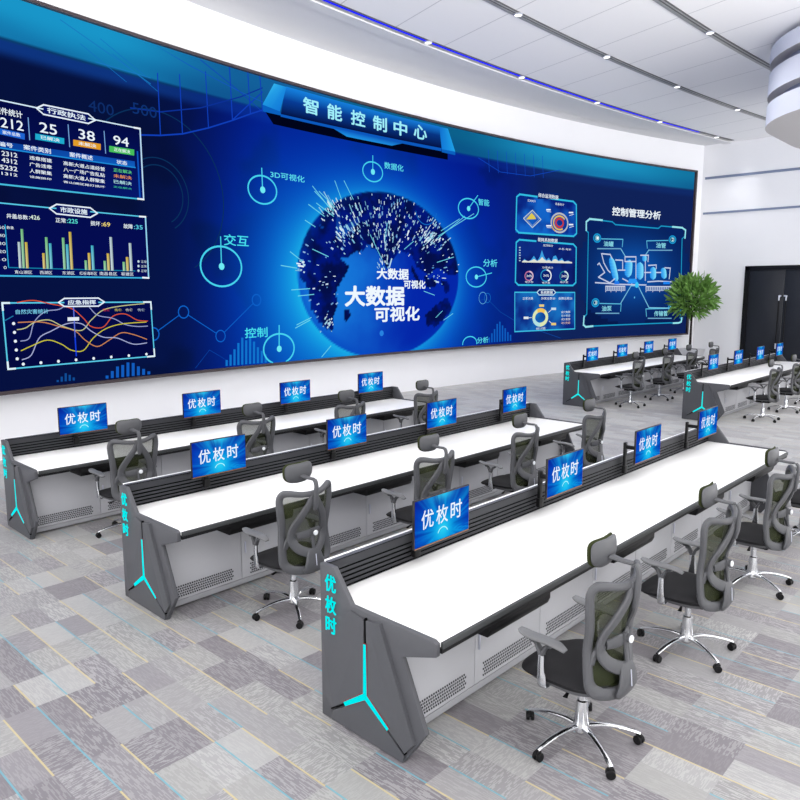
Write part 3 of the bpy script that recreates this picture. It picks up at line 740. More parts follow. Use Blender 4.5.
curve([(105, 348), (150, 325), (190, 240), (250, 205), (330, 168), (400, 168), (450, 205), (510, 235), (580, 240), (660, 270), (728, 264)], (170, 178, 220))
curve([(100, 303), (150, 280), (230, 250), (300, 270), (350, 300), (410, 302), (460, 240), (520, 195), (600, 170), (725, 160)], (206, 200, 60))
pl([(72, 303), (73.8, 337)], .04, (90, 110, 220), .036); pl([(73.8, 337), (75, 355.5)], .05, (20, 60, 220), .036)
quad([(66, 321), (77.5, 320.5), (77.5, 317), (66, 317.3)], (228, 236, 245), .044, 1)
for i in range(5): disc(*W(12.3 + i * .9, 323.5 + i * 8.8), .055, WHT, .036)
for i in range(8): disc(*W(22 + i * 17.6, 364 - i * 1.42), .055, WHT, .036)
for x, c in ((101, (230, 60, 60)), (113, (220, 210, 90)), (124, (230, 230, 220)), (136, (200, 220, 240))): text('伤亡', x, x + 7, 309.8, 2.6, c, bold=0)

# ---- right data panels
def bevelframe(tl, tr, br, bl_, w, c=(50, 190, 228), off=.03, k=3.0):
    def s(a, b_, d): L = math.hypot(b_[0] - a[0], b_[1] - a[1]); return (a[0] + (b_[0] - a[0]) * d / L, a[1] + (b_[1] - a[1]) * d / L)
    pl([s(tl, tr, k), s(tr, tl, k), s(tr, br, k), s(br, tr, k), s(br, bl_, k), s(bl_, br, k), s(bl_, tl, k), s(tl, bl_, k)], w, c, off, closed=True)
def cloudquad(tl, tr, br, bl_, c0, c1, sc=1.6, nx_=26, ny_=18, off=.02):
    a, b_, c, d = W(*bl_), W(*br), W(*tr), W(*tl); vs, cs = [], []
    for i in range(nx_ + 1):
        for j in range(ny_ + 1):
            u, v = i / nx_, j / ny_
            x = (a[0] * (1 - u) + b_[0] * u) * (1 - v) + (d[0] * (1 - u) + c[0] * u) * v; z = (a[1] * (1 - u) + b_[1] * u) * (1 - v) + (d[1] * (1 - u) + c[1] * u) * v
            vs.append(lp(x, z, off)); cs.append(mixc(c0, c1, sstep(.35, .75, fbm(x * sc, z * sc + 7))))
    pic.add(vs, [(i * (ny_ + 1) + j, (i + 1) * (ny_ + 1) + j, (i + 1) * (ny_ + 1) + j + 1, i * (ny_ + 1) + j + 1) for i in range(nx_) for j in range(ny_)], cs)
def cp(x, y): return (505 + x / 5, 180 + y / 5)
A = ((516, 194), (575.5, 202), (575.8, 236.5), (515, 232.5)); cloudquad(*A, (8, 30, 120), (20, 100, 200)); bevelframe(*A, .1)
B = ((515.5, 239.5), (575.5, 244.5), (575, 285.5), (514.5, 285)); cloudquad(*B, (10, 24, 96), (14, 44, 130)); bevelframe(*B, .1)
C = ((514, 292.3), (574, 292.4), (574, 328.8), (514, 331.6)); cloudquad(*C, (12, 40, 128), (24, 110, 190)); pl(list(C), .07, (60, 190, 228), .03, closed=True)
def rect(x0, y0, x1, y1, c, off=.03): quad([cp(x0, y1), cp(x1, y1), cp(x1, y0), cp(x0, y0)], c, off, 3)
rect(158, 66, 262, 96, (10, 40, 110), .036); text('综合监测数据', *[cp(x, 0)[0] for x in (160, 260)], cp(0, 82)[1], 4, WHT, .05, .01)
rect(152, 290, 262, 312, (10, 40, 110), .036); text('能耗系统数据', *[cp(x, 0)[0] for x in (158, 256)], cp(0, 301)[1], 3.8, WHT, .05, .01)
text('区域统计', cp(108, 0)[0], cp(148, 0)[0], cp(0, 105)[1], 2.4, WHT, bold=0); text('设备统计', cp(245, 0)[0], cp(290, 0)[0], cp(0, 122)[1], 2.4, WHT, bold=0)
line([W(*cp(*p)) for p in ((132, 152), (175, 198), (132, 238), (88, 192))], .06, (190, 205, 215), .036, closed=True)
line([W(*cp(*p)) for p in ((132, 162), (165, 197), (132, 228), (98, 192))], .03, (130, 160, 200), .036, closed=True)
quad([cp(100, 198), cp(150, 196), cp(142, 180), cp(128, 165)], (222, 200, 84), .04, 2)
for r_, w, c, a0, a1 in ((.95, .14, (186, 190, 196), -120, 200), (.95, .12, (212, 170, 84), 110, 260), (.68, .13, (222, 188, 96), 40, 300), (.42, .16, (196, 60, 60), 0, 360)):
    circle(*W(*cp(268, 215)), r_, r_, w, c, .036, 24, a0, a1)
disc(*W(*cp(268, 215)), .2, (20, 50, 130), .04)
for p, q in (((225, 160), (205, 158)), ((318, 178), (338, 172)), ((228, 240), (205, 238)), ((318, 238), (338, 232))):
    pl([cp(*p), cp(*q)], .03, WHT, .036); rect(min(p[0], q[0]) - 4, q[1] - 12, max(p[0], q[0]) - 2, q[1] - 5, WHT, .04)
# middle: white hills + rings
hills = [(80, 0), (92, 18), (110, 4), (126, 14), (140, 34), (156, 8), (170, 30), (180, 64), (190, 34), (202, 14), (214, 26), (228, 6), (238, 34), (250, 38), (262, 12), (280, 26), (292, 8), (310, 14), (330, 4)]
for off_, sc, c, sh in ((.034, 1.0, (60, 160, 225), 0), (.04, .38, (225, 226, 214), 3)):
    for (x0, h0), (x1, h1) in zip(hills, hills[1:]):
        b0, b1 = 412 + (x0 - 80) * .02, 412 + (x1 - 80) * .02
        quad([cp(x0, b0), cp(x1, b1), cp(x1, b1 - h1 * sc - sh * 1.6), cp(x0, b0 - h0 * sc - sh * 1.6)], c, off_, 1)
for i in range(6): rect(66, 335 + i * 13, 74, 341 + i * 13, (170, 200, 225), .03)
text('监测统计', cp(185, 0)[0], cp(235, 0)[0], cp(0, 328)[1], 2.2, WHT, bold=0); text('分类统计', cp(180, 0)[0], cp(235, 0)[0], cp(0, 438)[1], 2.2, WHT, bold=0); text('水系 电系', cp(262, 0)[0], cp(325, 0)[0], cp(0, 346)[1], 2, WHT, bold=0)
for x, r_, c, c2 in ((115, .44, (196, 120, 160), (226, 190, 210)), (200, .58, (40, 150, 200), (235, 244, 250)), (290, .48, (30, 130, 150), (210, 240, 240))):
    y = {115: 480, 200: 478, 290: 481}[x]; circle(*W(*cp(x, y)), r_, r_, .09, c, .036, 24, 90, 360); circle(*W(*cp(x, y)), r_, r_, .12, c2, .038, 18, -60, 80)
    text('34%', cp(x - 14, 0)[0], cp(x + 14, 0)[0], cp(0, y)[1], 2.4, WHT, bold=0); text('电子类', cp(x - 20, 0)[0], cp(x + 20, 0)[0], cp(0, y + (30 if x != 200 else 36))[1], 2, WHT, bold=0)
# bottom: doughnut
rect(158, 550, 245, 574, (12, 44, 120), .036); pl([cp(*p) for p in ((155, 562), (166, 549), (236, 549), (248, 562), (236, 575), (166, 575))], .06, (190, 225, 245), .04, closed=True)
text('系统数据', cp(172, 0)[0], cp(232, 0)[0], cp(0, 562)[1], 3.2, WHT, .05, .01)
for x0, x1, t in ((82, 135, '正常总数'), (175, 245, '异常总数35'), (262, 330, '故障总数25')): text(t, cp(x0, 0)[0], cp(x1, 0)[0], cp(0, 592)[1], 2.6, WHT, bold=0)
circle(*W(*cp(172, 687)), .74, .74, .3, (222, 232, 180), .036, 30); circle(*W(*cp(172, 687)), .74, .74, .3, (242, 196, 90), .038, 8, 60, 110); circle(*W(*cp(172, 687)), .74, .74, .3, (180, 226, 226), .038, 8, 200, 260)
for x, y, c in ((178, 628, (232, 206, 130)), (238, 644, (200, 220, 235)), (100, 689, (225, 235, 240)), (238, 720, (236, 206, 120))): rect(x - 12, y - 6, x + 12, y + 6, c, .04)
for a, b_ in (((112, 689), (128, 688)), ((212, 662), (228, 648)), ((215, 705), (228, 716))): pl([cp(*a), cp(*b_)], .03, WHT, .038)
for i in range(4): text('统计数据', cp(276, 0)[0], cp(320, 0)[0], cp(0, 660 + i * 18)[1], 2.3, ((235, 240, 245), (200, 225, 240), (235, 240, 245), (226, 190, 170))[i], bold=0)
text('统计图', cp(150, 0)[0], cp(195, 0)[0], cp(0, 742)[1], 2.4, WHT, bold=0)
# big machine panel
def bp_(x, y): return (570 + x / 6.4, 210 + y / 6.4)
text('控制管理分析', 611, 659.5, 213.5, 8.2, WHT, .05, .022)
quad([bp_(95, 740), bp_(710, 715), bp_(722, 120), bp_(108, 62)], [(6, 24, 72), (8, 30, 84), (8, 36, 100), (8, 34, 96)], .018, 20)
cx_, cz_ = W(*bp_(405, 400)); vs, cs = [], []
nq = 34
for i in range(nq + 1):
    for j in range(nq + 1):
        u, v = i / nq * 2 - 1, j / nq * 2 - 1; x, z = cx_ + u * 2.9, cz_ + v * 1.7; d = math.hypot(u, v)
        vs.append(lp(x, z, .022)); cs.append(mixc((8, 30, 86), (14, 96, 190), math.exp(-(d * 1.5) ** 2) * .85 * (1 if d < 1 else 1)))
pic.add(vs, [(i * (nq + 1) + j, (i + 1) * (nq + 1) + j, (i + 1) * (nq + 1) + j + 1, i * (nq + 1) + j + 1) for i in range(nq) for j in range(nq) if math.hypot((i + .5) / nq * 2 - 1, (j + .5) / nq * 2 - 1) < 1.0], cs)
PF = [(120, 58), (265, 76), (285, 94), (560, 118), (578, 103), (712, 114), (734, 130), (728, 170), (712, 185), (700, 690), (712, 700), (700, 722), (655, 724), (640, 722), (150, 742), (95, 748), (80, 735), (82, 690), (102, 665), (112, 145), (96, 130), (98, 80)]
pl([bp_(*p) for p in PF], .08, (26, 150, 196), .034, closed=True)
for seg in (((98, 130), (98, 76), (120, 58), (200, 66)), ((650, 108), (712, 114), (734, 130), (730, 180)), ((84, 680), (80, 735), (95, 748), (140, 743)), ((710, 690), (706, 715), (690, 722), (655, 724))):
    pl([bp_(*p) for p in seg], .12, (150, 226, 236), .038)
for bx, by, t, nx_, sx, tx, fl in ((168, 180, '油罐', '1', 1, 240, 0), (650, 190, '油管', '2', -1, 575, 0), (157, 593, '油泵', '3', 1, 228, 0), (645, 625, '传输管', '4', -1, 575, 0)):
    circle(*W(*bp_(bx, by)), .42, .42, .12, (24, 150, 210), .036, 20); circle(*W(*bp_(bx, by)), .24, .24, .06, (120, 220, 240), .038, 14)
    text(nx_, *[bp_(x, 0)[0] for x in (bx - 5, bx + 5)], bp_(0, by)[1], 2.6, WHT, .05, .02)
    e = bx + sx * 165; o0 = 5
    pl([bp_(bx + sx * 28, by + o0), bp_(e, by + 8), bp_(e - sx * 4, by + 55)], .06, (90, 190, 225), .036)
    pl([bp_(bx + sx * 2, by + 68), bp_(e - sx * 14, by + 68)], .07, (110, 170, 205), .036)
    text(t, bp_(tx - (32 if len(t) < 3 else 44), 0)[0], bp_(tx + (30 if len(t) < 3 else 42), 0)[0], bp_(0, by + 37)[1], 5.2, (140, 222, 236), .05, .015)
for P in (((320, 250), (350, 300)), ((500, 255), (470, 300)), ((320, 595), (385, 485), (430, 485), (500, 625), (640, 628))): pl([bp_(*p) for p in P], .07, (120, 196, 226), .036)
# machine drawing: vessels, pipes, deck
def vessel(x, y0, y1, w, tilt=0):
    c0, c1 = (30, 150, 240), (130, 226, 255); n = 8
    for k in range(n):
        t0, t1 = k / n, (k + 1) / n; ww = lambda t: w * math.sqrt(max(0.05, 1 - (2 * t - 1) ** 4))
        a, b_ = y0 + (y1 - y0) * t0, y0 + (y1 - y0) * t1
        quad([bp_(x - ww(t1) + tilt * t1, b_), bp_(x + ww(t1) + tilt * t1, b_), bp_(x + ww(t0) + tilt * t0, a), bp_(x - ww(t0) + tilt * t0, a)], [c0, c1, c1, (20, 120, 220)], .04, 2)
vessel(255, 300, 460, 20, 36); vessel(372, 318, 430, 24, -8); vessel(440, 335, 445, 24); vessel(470, 290, 330, 14); vessel(525, 365, 445, 20); vessel(590, 370, 440, 18, 6)
for P in (((195, 280), (250, 285), (262, 310)), ((195, 280), (210, 340), (235, 385), (250, 400)), ((170, 350), (180, 340), (215, 400), (175, 430), (245, 465)), ((285, 320), (330, 322), (330, 385), (300, 385)),
          ((345, 300), (415, 300), (415, 330), (345, 330), (345, 300)), ((415, 330), (415, 470)), ((445, 290), (495, 290), (492, 330)), ((475, 330), (475, 450)), ((495, 355), (545, 352), (545, 375)), ((470, 400), (510, 400)), ((545, 400), (575, 400)),
          ((600, 370), (635, 372), (628, 440)), ((155, 465), (240, 470), (290, 475), (380, 478), (480, 480)), ((330, 440), (390, 470)), ((300, 385), (345, 385)), ((250, 465), (280, 440)), ((490, 460), (560, 455), (640, 460))):
    pl([bp_(*p) for p in P], .08, (196, 206, 232), .044)
for x0, x1, y0, y1 in ((222, 345, 488, 515), (480, 640, 490, 515)):
    quad([bp_(x0, y1), bp_(x1, y1), bp_(x1, y0), bp_(x0, y0)], (110, 130, 176), .036, 3)
    for i in range(12):
        x = x0 + (x1 - x0) * i / 11; pl([bp_(x, y0), bp_(x, y1 + (8 if i % 3 == 0 else 0))], .06, (198, 206, 226), .04)
    pl([bp_(x0, y0), bp_(x1, y0)], .06, (206, 214, 232), .042); pl([bp_(x0, y1), bp_(x1, y1)], .05, (170, 184, 214), .042)
quad([bp_(360, 470), bp_(430, 470), bp_(415, 440), bp_(372, 440)], (40, 150, 245), .046, 2); quad([bp_(590, 475), bp_(632, 475), bp_(632, 458), bp_(590, 458)], (30, 130, 240), .046, 2)
quad([bp_(275, 475), bp_(310, 475), bp_(305, 455), bp_(280, 455)], (30, 120, 235), .046, 2); disc(*W(*bp_(420, 480)), .3, (60, 200, 250), .05); disc(*W(*bp_(408, 560)), .1, (90, 180, 230), .03)
pic.build('display', WALL_THING)

# bezel around the display, and the shallow cabinet behind it
mb = MB(); n = 60; vs = []; prof = ((-.03, Z0 - .035), (-.03, Z0), (.0, Z0), (.0, Z0 - .0), )
def band(z0, z1, o0, o1):
    mb = []; 
def bez(z0, z1, o_in, o_out, m):
    vs = []
    for i in range(n + 1):
        x = XL + (XRR - XL) * i / n
        for o_, z in ((o_in, z0), (o_in, z1), (o_out, z1), (o_out, z0)): vs.append(lp(x, z, o_))
    fs = [(4 * i + a, 4 * i + (a + 1) % 4, 4 * i + 4 + (a + 1) % 4, 4 * i + 4 + a) for i in range(n) for a in range(4)] + [(0, 1, 2, 3), tuple(4 * n + a for a in (3, 2, 1, 0))]
    mb.add(vs, fs, m)
M['wbez'] = mat('dark_bronze_bezel', (66, 58, 62), .4)
bez(Z0 - .05, Z0, -.1, .075, M['wbez']); bez(Z1, Z1 + .05, -.1, .075, M['wbez'])
for x0, x1 in ((XRR, XRR + .07),):
    vs = [lp(x0, z, o_) for z in (Z0 - .05, Z1 + .05) for o_ in (-.1, .075)] + [lp(x1, z, o_) for z in (Z0 - .05, Z1 + .05) for o_ in (-.1, .075)]
    mb.add(vs, [(0, 1, 3, 2), (4, 6, 7, 5), (0, 4, 5, 1), (2, 3, 7, 6), (1, 5, 7, 3), (0, 2, 6, 4)], M['wbez'])
mb.build('bezel', WALL_THING, smooth=False)
mb = MB(); bez(Z0 - .02, Z1 + .02, -.2, -.02, M['black']); mb.build('back_cabinet', WALL_THING, smooth=False)

# ================================================================== CONSOLE
PITCHX, NST = 1.505, 4
LEN = PITCHX * NST                                  # 6.02
PROF = [(0, 0), (0, .95), (-.118, .95), (-.262, .765), (-.86, .762), (-.886, .748), (-.886, .678), (-.65, .597), (-.82, .22), (-.67, 0)]
def make_console():
    root = empty('control_console')
    TH = .035
    for side, x0, x1, out in (('l', -TH, 0, -1), ('r', LEN, LEN + TH, 1)):
        mb = MB(); mb.prism([(y - .0, z) for y, z in PROF], x0, x1, 'x', M['panel'], .006, 2)
        ep = mb.build('end_panel', root)
        xo = x0 if out < 0 else x1
        # raised facets of the side shell: outer face rises towards the grooves
        def plate(pts, hs, name='raised_plate'):
            mb = MB(); bm = bmesh.new()
            A = [bm.verts.new((xo - out * .002, p[0], p[1])) for p in pts]; B = [bm.verts.new((xo + out * h, p[0] * 1.0, p[1])) for p, h in zip(pts, hs)]
            k = len(pts); bm.faces.new(A)
            cx_ = sum(p[0] for p in pts) / k; cz_ = sum(p[1] for p in pts) / k
            bf = bm.faces.new(B[::-1])
            for i in range(k): bm.faces.new((A[i], B[i], B[(i + 1) % k], A[(i + 1) % k]))
            bmesh.ops.recalc_face_normals(bm, faces=bm.faces[:])
            mb.bm(bm, M['panel']); return mb.build(name, ep, smooth=False)
        plate([(-.01, .52), (-.27, .742), (-.379, .722), (-.384, .285), (-.115, .085), (-.01, .16)], [.002, .010, .018, .020, .016, .002])
        plate([(-.398, .724), (-.505, .742), (-.755, .15), (-.685, .068), (-.413, .272)], [.018, .024, .022, .018, .024])
        plate([(-.398, .255), (-.1, .068), (-.1, .012), (-.668, .004), (-.682, .05)], [.022, .012, .010, .014, .016])
        # glowing Y with thin gasket
        cz, cyy = .282, -.396
        def Y(mb_, k, x, m):
            arms = (((cyy, .282), (cyy, .59), .013, .009), ((cyy, .282), (-.228, .168), .018, .012), ((cyy, .282), (-.572, .16), .016, .009))
            for a, b_, w0, w1 in arms:
                d = Vector((b_[0] - a[0], b_[1] - a[1])); d.normalize(); q = Vector((-d.y, d.x)); a_ = Vector(a) - d * .012; bb = Vector(b_) + d * k * .7
                P = [a_ + q * (w0 + k), bb + q * (w1 + k), bb - q * (w1 + k), a_ - q * (w0 + k)]
                mb_.prism([tuple(p) for p in P], xo + out * .004, x, 'x', m)
        mb = MB(); Y(mb, .004, xo + out * .0255, M['redline']); mb.build('gasket', ep, smooth=False)['label'] = 'thin dark red gasket around the light'
        mb = MB(); Y(mb, 0, xo + out * .029, M['cyan']); mb.build('light_strip', ep, smooth=False)['label'] = 'cyan glowing Y shaped light'
        for a, b_ in (((cyy + .003, .59), (-.389, .735)), ((-.228, .168), (-.1, .082)), ((-.572, .16), (-.688, .06))):
            mb = MB()
            d = Vector((b_[0] - a[0], b_[1] - a[1])).normalized(); q = Vector((-d.y, d.x)) * .007
            mb.prism([tuple(Vector(a) + q), tuple(Vector(b_) + q * .6), tuple(Vector(b_) - q * .6), tuple(Vector(a) - q)], xo, xo + out * .0175, 'x', M['slat_gap'])
            mb.build('groove', ep, smooth=False)
        # vertical lettering
        mb = MB()
        for ch, zc in (('优', .855), ('枚', .725), ('时', .603)):
            vs, fs, asp = glyphs(ch, .016); k = len(vs); w, h = .088, .1
            yy = [(-.106 + (w / 2 - u * w) * (1 if out < 0 else -1), zc - h / 2 + v * h) for u, v in vs]
            xf = xo + out * .016
            mb.add([(xf, y_, z_) for y_, z_ in yy] , fs, M['cyan']); mb.add([(xo + out * .012, y_, z_) for y_, z_ in yy], fs, M['cyan'])
        mb.build('lettering', ep, smooth=False)['label'] = 'cyan vertical lettering on the end panel'
    # tabletop
    mb = MB(); mb.bbox((.001, -.885, .722), (LEN - .001, -.0265, .75), M['top'], .003)
    tp = mb.build('tabletop', root)
    mb = MB(); mb.bbox((.001, -.905, .716), (LEN - .001, -.8855, .7515), M['edgeband'], .004); mb.box((.001, -.895, .69), (LEN - .001, -.86, .7155), M['edgeblack'])
    mb.build('edge_band', tp)
    # slatted rail: upright face with a broad top plate over four slats
    mb = MB(); mb.box((.001, -.026, .7515), (LEN - .001, -.0205, .945), M['slat_gap'])
    for z0, z1, t in ((.886, .938, .0045), (.856, .875, .004), (.826, .844, .004), (.796, .814, .004), (.766, .784, .004)):
        mb.prism([(-.0262, z0), (-.0262, z1), (-.0262 - t * .6, z1), (-.0262 - t, z0)], .001, LEN - .001, 'x', M['slat'], .0012, 1)
    rl = mb.build('slat_rail', root)
    mb = MB(); mb.bbox((.001, -.036, .9455), (LEN - .001, -.0125, .954), M['cap'], .002); mb.build('rail_cap', rl)
    mb = MB(); mb.box((.001, -.012, .92), (LEN - .001, .001, .957), M['whitestrip']); mb.build('edge_strip', rl, smooth=False)['label'] = 'white strip along the back of the rail'
    mb = MB(); mb.box((.001, -.02, .04), (LEN - .001, -.002, .919), M['cabinet']); mb.build('back_panel', root, smooth=False)
    # carcass and plinth
    mb = MB(); mb.box((.002, -.525, .035), (LEN - .002, -.021, .7), M['cabinet']); mb.box((.05, -.49, 0), (LEN - .05, -.06, .0345), M['edgeblack']); mb.build('carcass', root, smooth=False)
    mb = MB(); mb.bbox((.003, -.5475, .018), (LEN - .003, -.527, .062), M['plinth'], .003); mb.build('plinth', root)
    # eight front panels, alternate ones with a pull
    door_w = PITCHX / 2
    proto = None
    for i in range(8):
        x = i * door_w
        if proto is None:
            mb = MB(); mb.bbox((.003, -.545, .066), (door_w - .003, -.5255, .698), M['cabinet'], .003); proto = mb.build('cabinet_door', root)
            mb = MB(); rows, cols = 5, 28
            for r_ in range(rows):
                for c in range(cols):
                    x0 = .085 + c * .0205 + (r_ % 2) * .01; z0 = .088 + r_ * .0205
                    sk = .004 * (1 if r_ % 2 else -1)
                    mb.add([(x0, -.5456, z0), (x0 + .0145, -.5456, z0), (x0 + .0145 + sk, -.5456, z0 + .0145), (x0 + sk, -.5456, z0 + .0145)], [(0, 1, 2, 3)], M['vent'])
            vt = mb.build('vent', proto, smooth=False); vt['label'] = 'perforated vent slots low in the door'
            d_ = proto
        else:
            d_ = proto.copy(); COL.objects.link(d_); d_.parent = root; v2 = vt.copy(); COL.objects.link(v2); v2.parent = d_
        d_.location.x = x
        if i % 2: 
            mb = MB(); mb.bbox((.03, -.558, .29), (.042, -.5458, .39), M['silver'], .003); mb.build('handle', d_)
    # keyboard trays
    for i in range(NST):
        cx_ = PITCHX * (i + .49); mb = MB()
        mb.prism([(-.89, .689), (-.89, .65), (-.872, .612), (-.6, .612), (-.6, .689)], cx_ - .315, cx_ + .315, 'x', M['black'], .006, 2)
        mb.box((cx_ - .33, -.86, .676), (cx_ - .315, -.6, .689), M['black']); mb.box((cx_ + .315, -.86, .676), (cx_ + .33, -.6, .689), M['black'])
        mb.build('keyboard_tray', root)
    return root
CONS = [((2.640, 3.06), 'nearest long white console in the foreground, cyan lettering on its end panel', 'the nearest console'),
        ((2.640, 5.555), 'middle long white console of the left block, between the nearest and the back one', 'the middle left console'),
        ((2.640, 8.25), 'back left long white console, closest to the wall under the left of the screen', 'back left console'),
        ((14.315, 8.25), 'far right block console standing in front of the potted tree', 'far console by the tree'),
        ((14.315, 5.545), 'far right block console standing in front of the black door', 'far console by black door')]
proto = make_console()
for i, ((x, y), lab, _) in enumerate(CONS):
    o = proto if i == 0 else copy_tree(proto)
    o.location = (x, y, 0); tag(o, lab, 'desk', 'long control consoles')

# ================================================================== MONITOR
def make_monitor():
    """origin on the rail face under the screen centre; screen looks towards -Y"""
    root = empty('monitor'); w, h = .272, .155
    mb = MB(); mb.bbox((-w, -.018, -h), (w, .0, h), M['bezel'], .005)
    mb.bbox((-.16, .0005, -.1), (.16, .03, .09), M['bezel'], .01)
    mb.box((-w + .004, -.0195, -h + .0005), (w - .004, -.0183, -h + .008), M['bronze'])
    hs = mb.build('housing', root, loc=(0, -.27, .155 + .955)); 
    p = Pic(); nx_, nz_ = 56, 34; vs, cs = [], []
    sw, sh = w - .007, h - .009
    for i in range(nx_ + 1):
        for j in range(nz_ + 1):
            u, v = i / nx_ * 2 - 1, j / nz_ * 2 - 1
            vs.append((u * sw, -.0188, v * sh + .002))
            d0 = math.hypot(u * 1.7, v + .55); a = math.atan2(v + .55, u * 1.7)
            c = mixc((6, 48, 176), (8, 30, 150), sstep(.2, 1, v))
            c = mixc(c, (8, 168, 232), math.exp(-(d0 * .8) ** 2)); c = mixc(c, (60, 226, 250), .6 * math.exp(-(d0 * 2.2) ** 2)); c = mixc(c, (4, 24, 130), .6 * sstep(.45, 1, u) * sstep(-.2, .9, v))
            c = mixc(c, (60, 226, 250), .9 * math.exp(-((u * 2.2) ** 2 + ((v - 1.05) * 3.0) ** 2)))
            ray = (vnoise(a * 9, 1.5) * .6 + vnoise(a * 21, 4.5) * .4)
            c = mixc(c, (20, 190, 240), .5 * sstep(.5, .8, ray) * sstep(.3, 1.0, d0))
            c = mixc(c, (4, 24, 120), .4 * sstep(.5, .2, ray) * sstep(.4, 1.0, d0))
            cs.append(c)
    p.add(vs, [(i * (nz_ + 1) + j, (i + 1) * (nz_ + 1) + j, (i + 1) * (nz_ + 1) + j + 1, i * (nz_ + 1) + j + 1) for i in range(nx_) for j in range(nz_)], cs)
    # glowing emblem arc at the bottom centre
    vs, fs = [], []; n = 16
    for i in range(n + 1):
        t = R(20 + 140 * i / n)
        for r_ in (.046, .054): vs.append((r_ * math.cos(t), -.0192, -.115 + r_ * .95 * math.sin(t)))
    fs = [(2 * i, 2 * i + 1, 2 * i + 3, 2 * i + 2) for i in range(n)]
    p.add(vs, fs, [(170, 244, 255)] * len(vs))
    sc = p.build('screen', root); sc.location = hs.location
    mb = MB()
    for ch, cx_ in (('优', -.148), ('枚', -.008), ('时', .134)):
        g_, fs, asp = glyphs(ch, .01); ww, hh = .112, .118
        mb.add([(cx_ - ww / 2 + u * ww, -.0196, .018 - hh / 2 + v * hh) for u, v in g_], fs, M['white_text'])
    mb.build('lettering', sc, smooth=False)
    mb = MB(); mb.bbox((-.021, -.022, .80), (.021, .003, 1.09), M['black'], .004)
    mb.bbox((-.03, -.03, .79), (.03, .006, .865), M['black'], .006); mb.build('pole', root, loc=(0, -.052, 0))
    mb = MB(); mb.bbox((-.014, -.2, 1.03), (.014, -.07, 1.065), M['black'], .005); mb.bbox((-.035, -.237, 1.0), (.035, -.2, 1.1), M['black'], .006); mb.build('mounting_arm', root)
    return root
MX = [PITCHX * (i + .475) + .022 for i in range(4)]
pos4 = ['first from its left end', 'second from its left', 'third from its left', 'last at its right end']
proto = make_monitor(); first = True
for ci, ((x, y), lab, cn) in enumerate(CONS):
    for k in range(4):
        o = proto if first else copy_tree(proto); first = False
        o.location = (x + MX[k], y, 0); tag(o, 'blue screen monitor on %s, %s' % (cn, pos4[k]), 'monitor', 'blue screen monitors on the consoles')

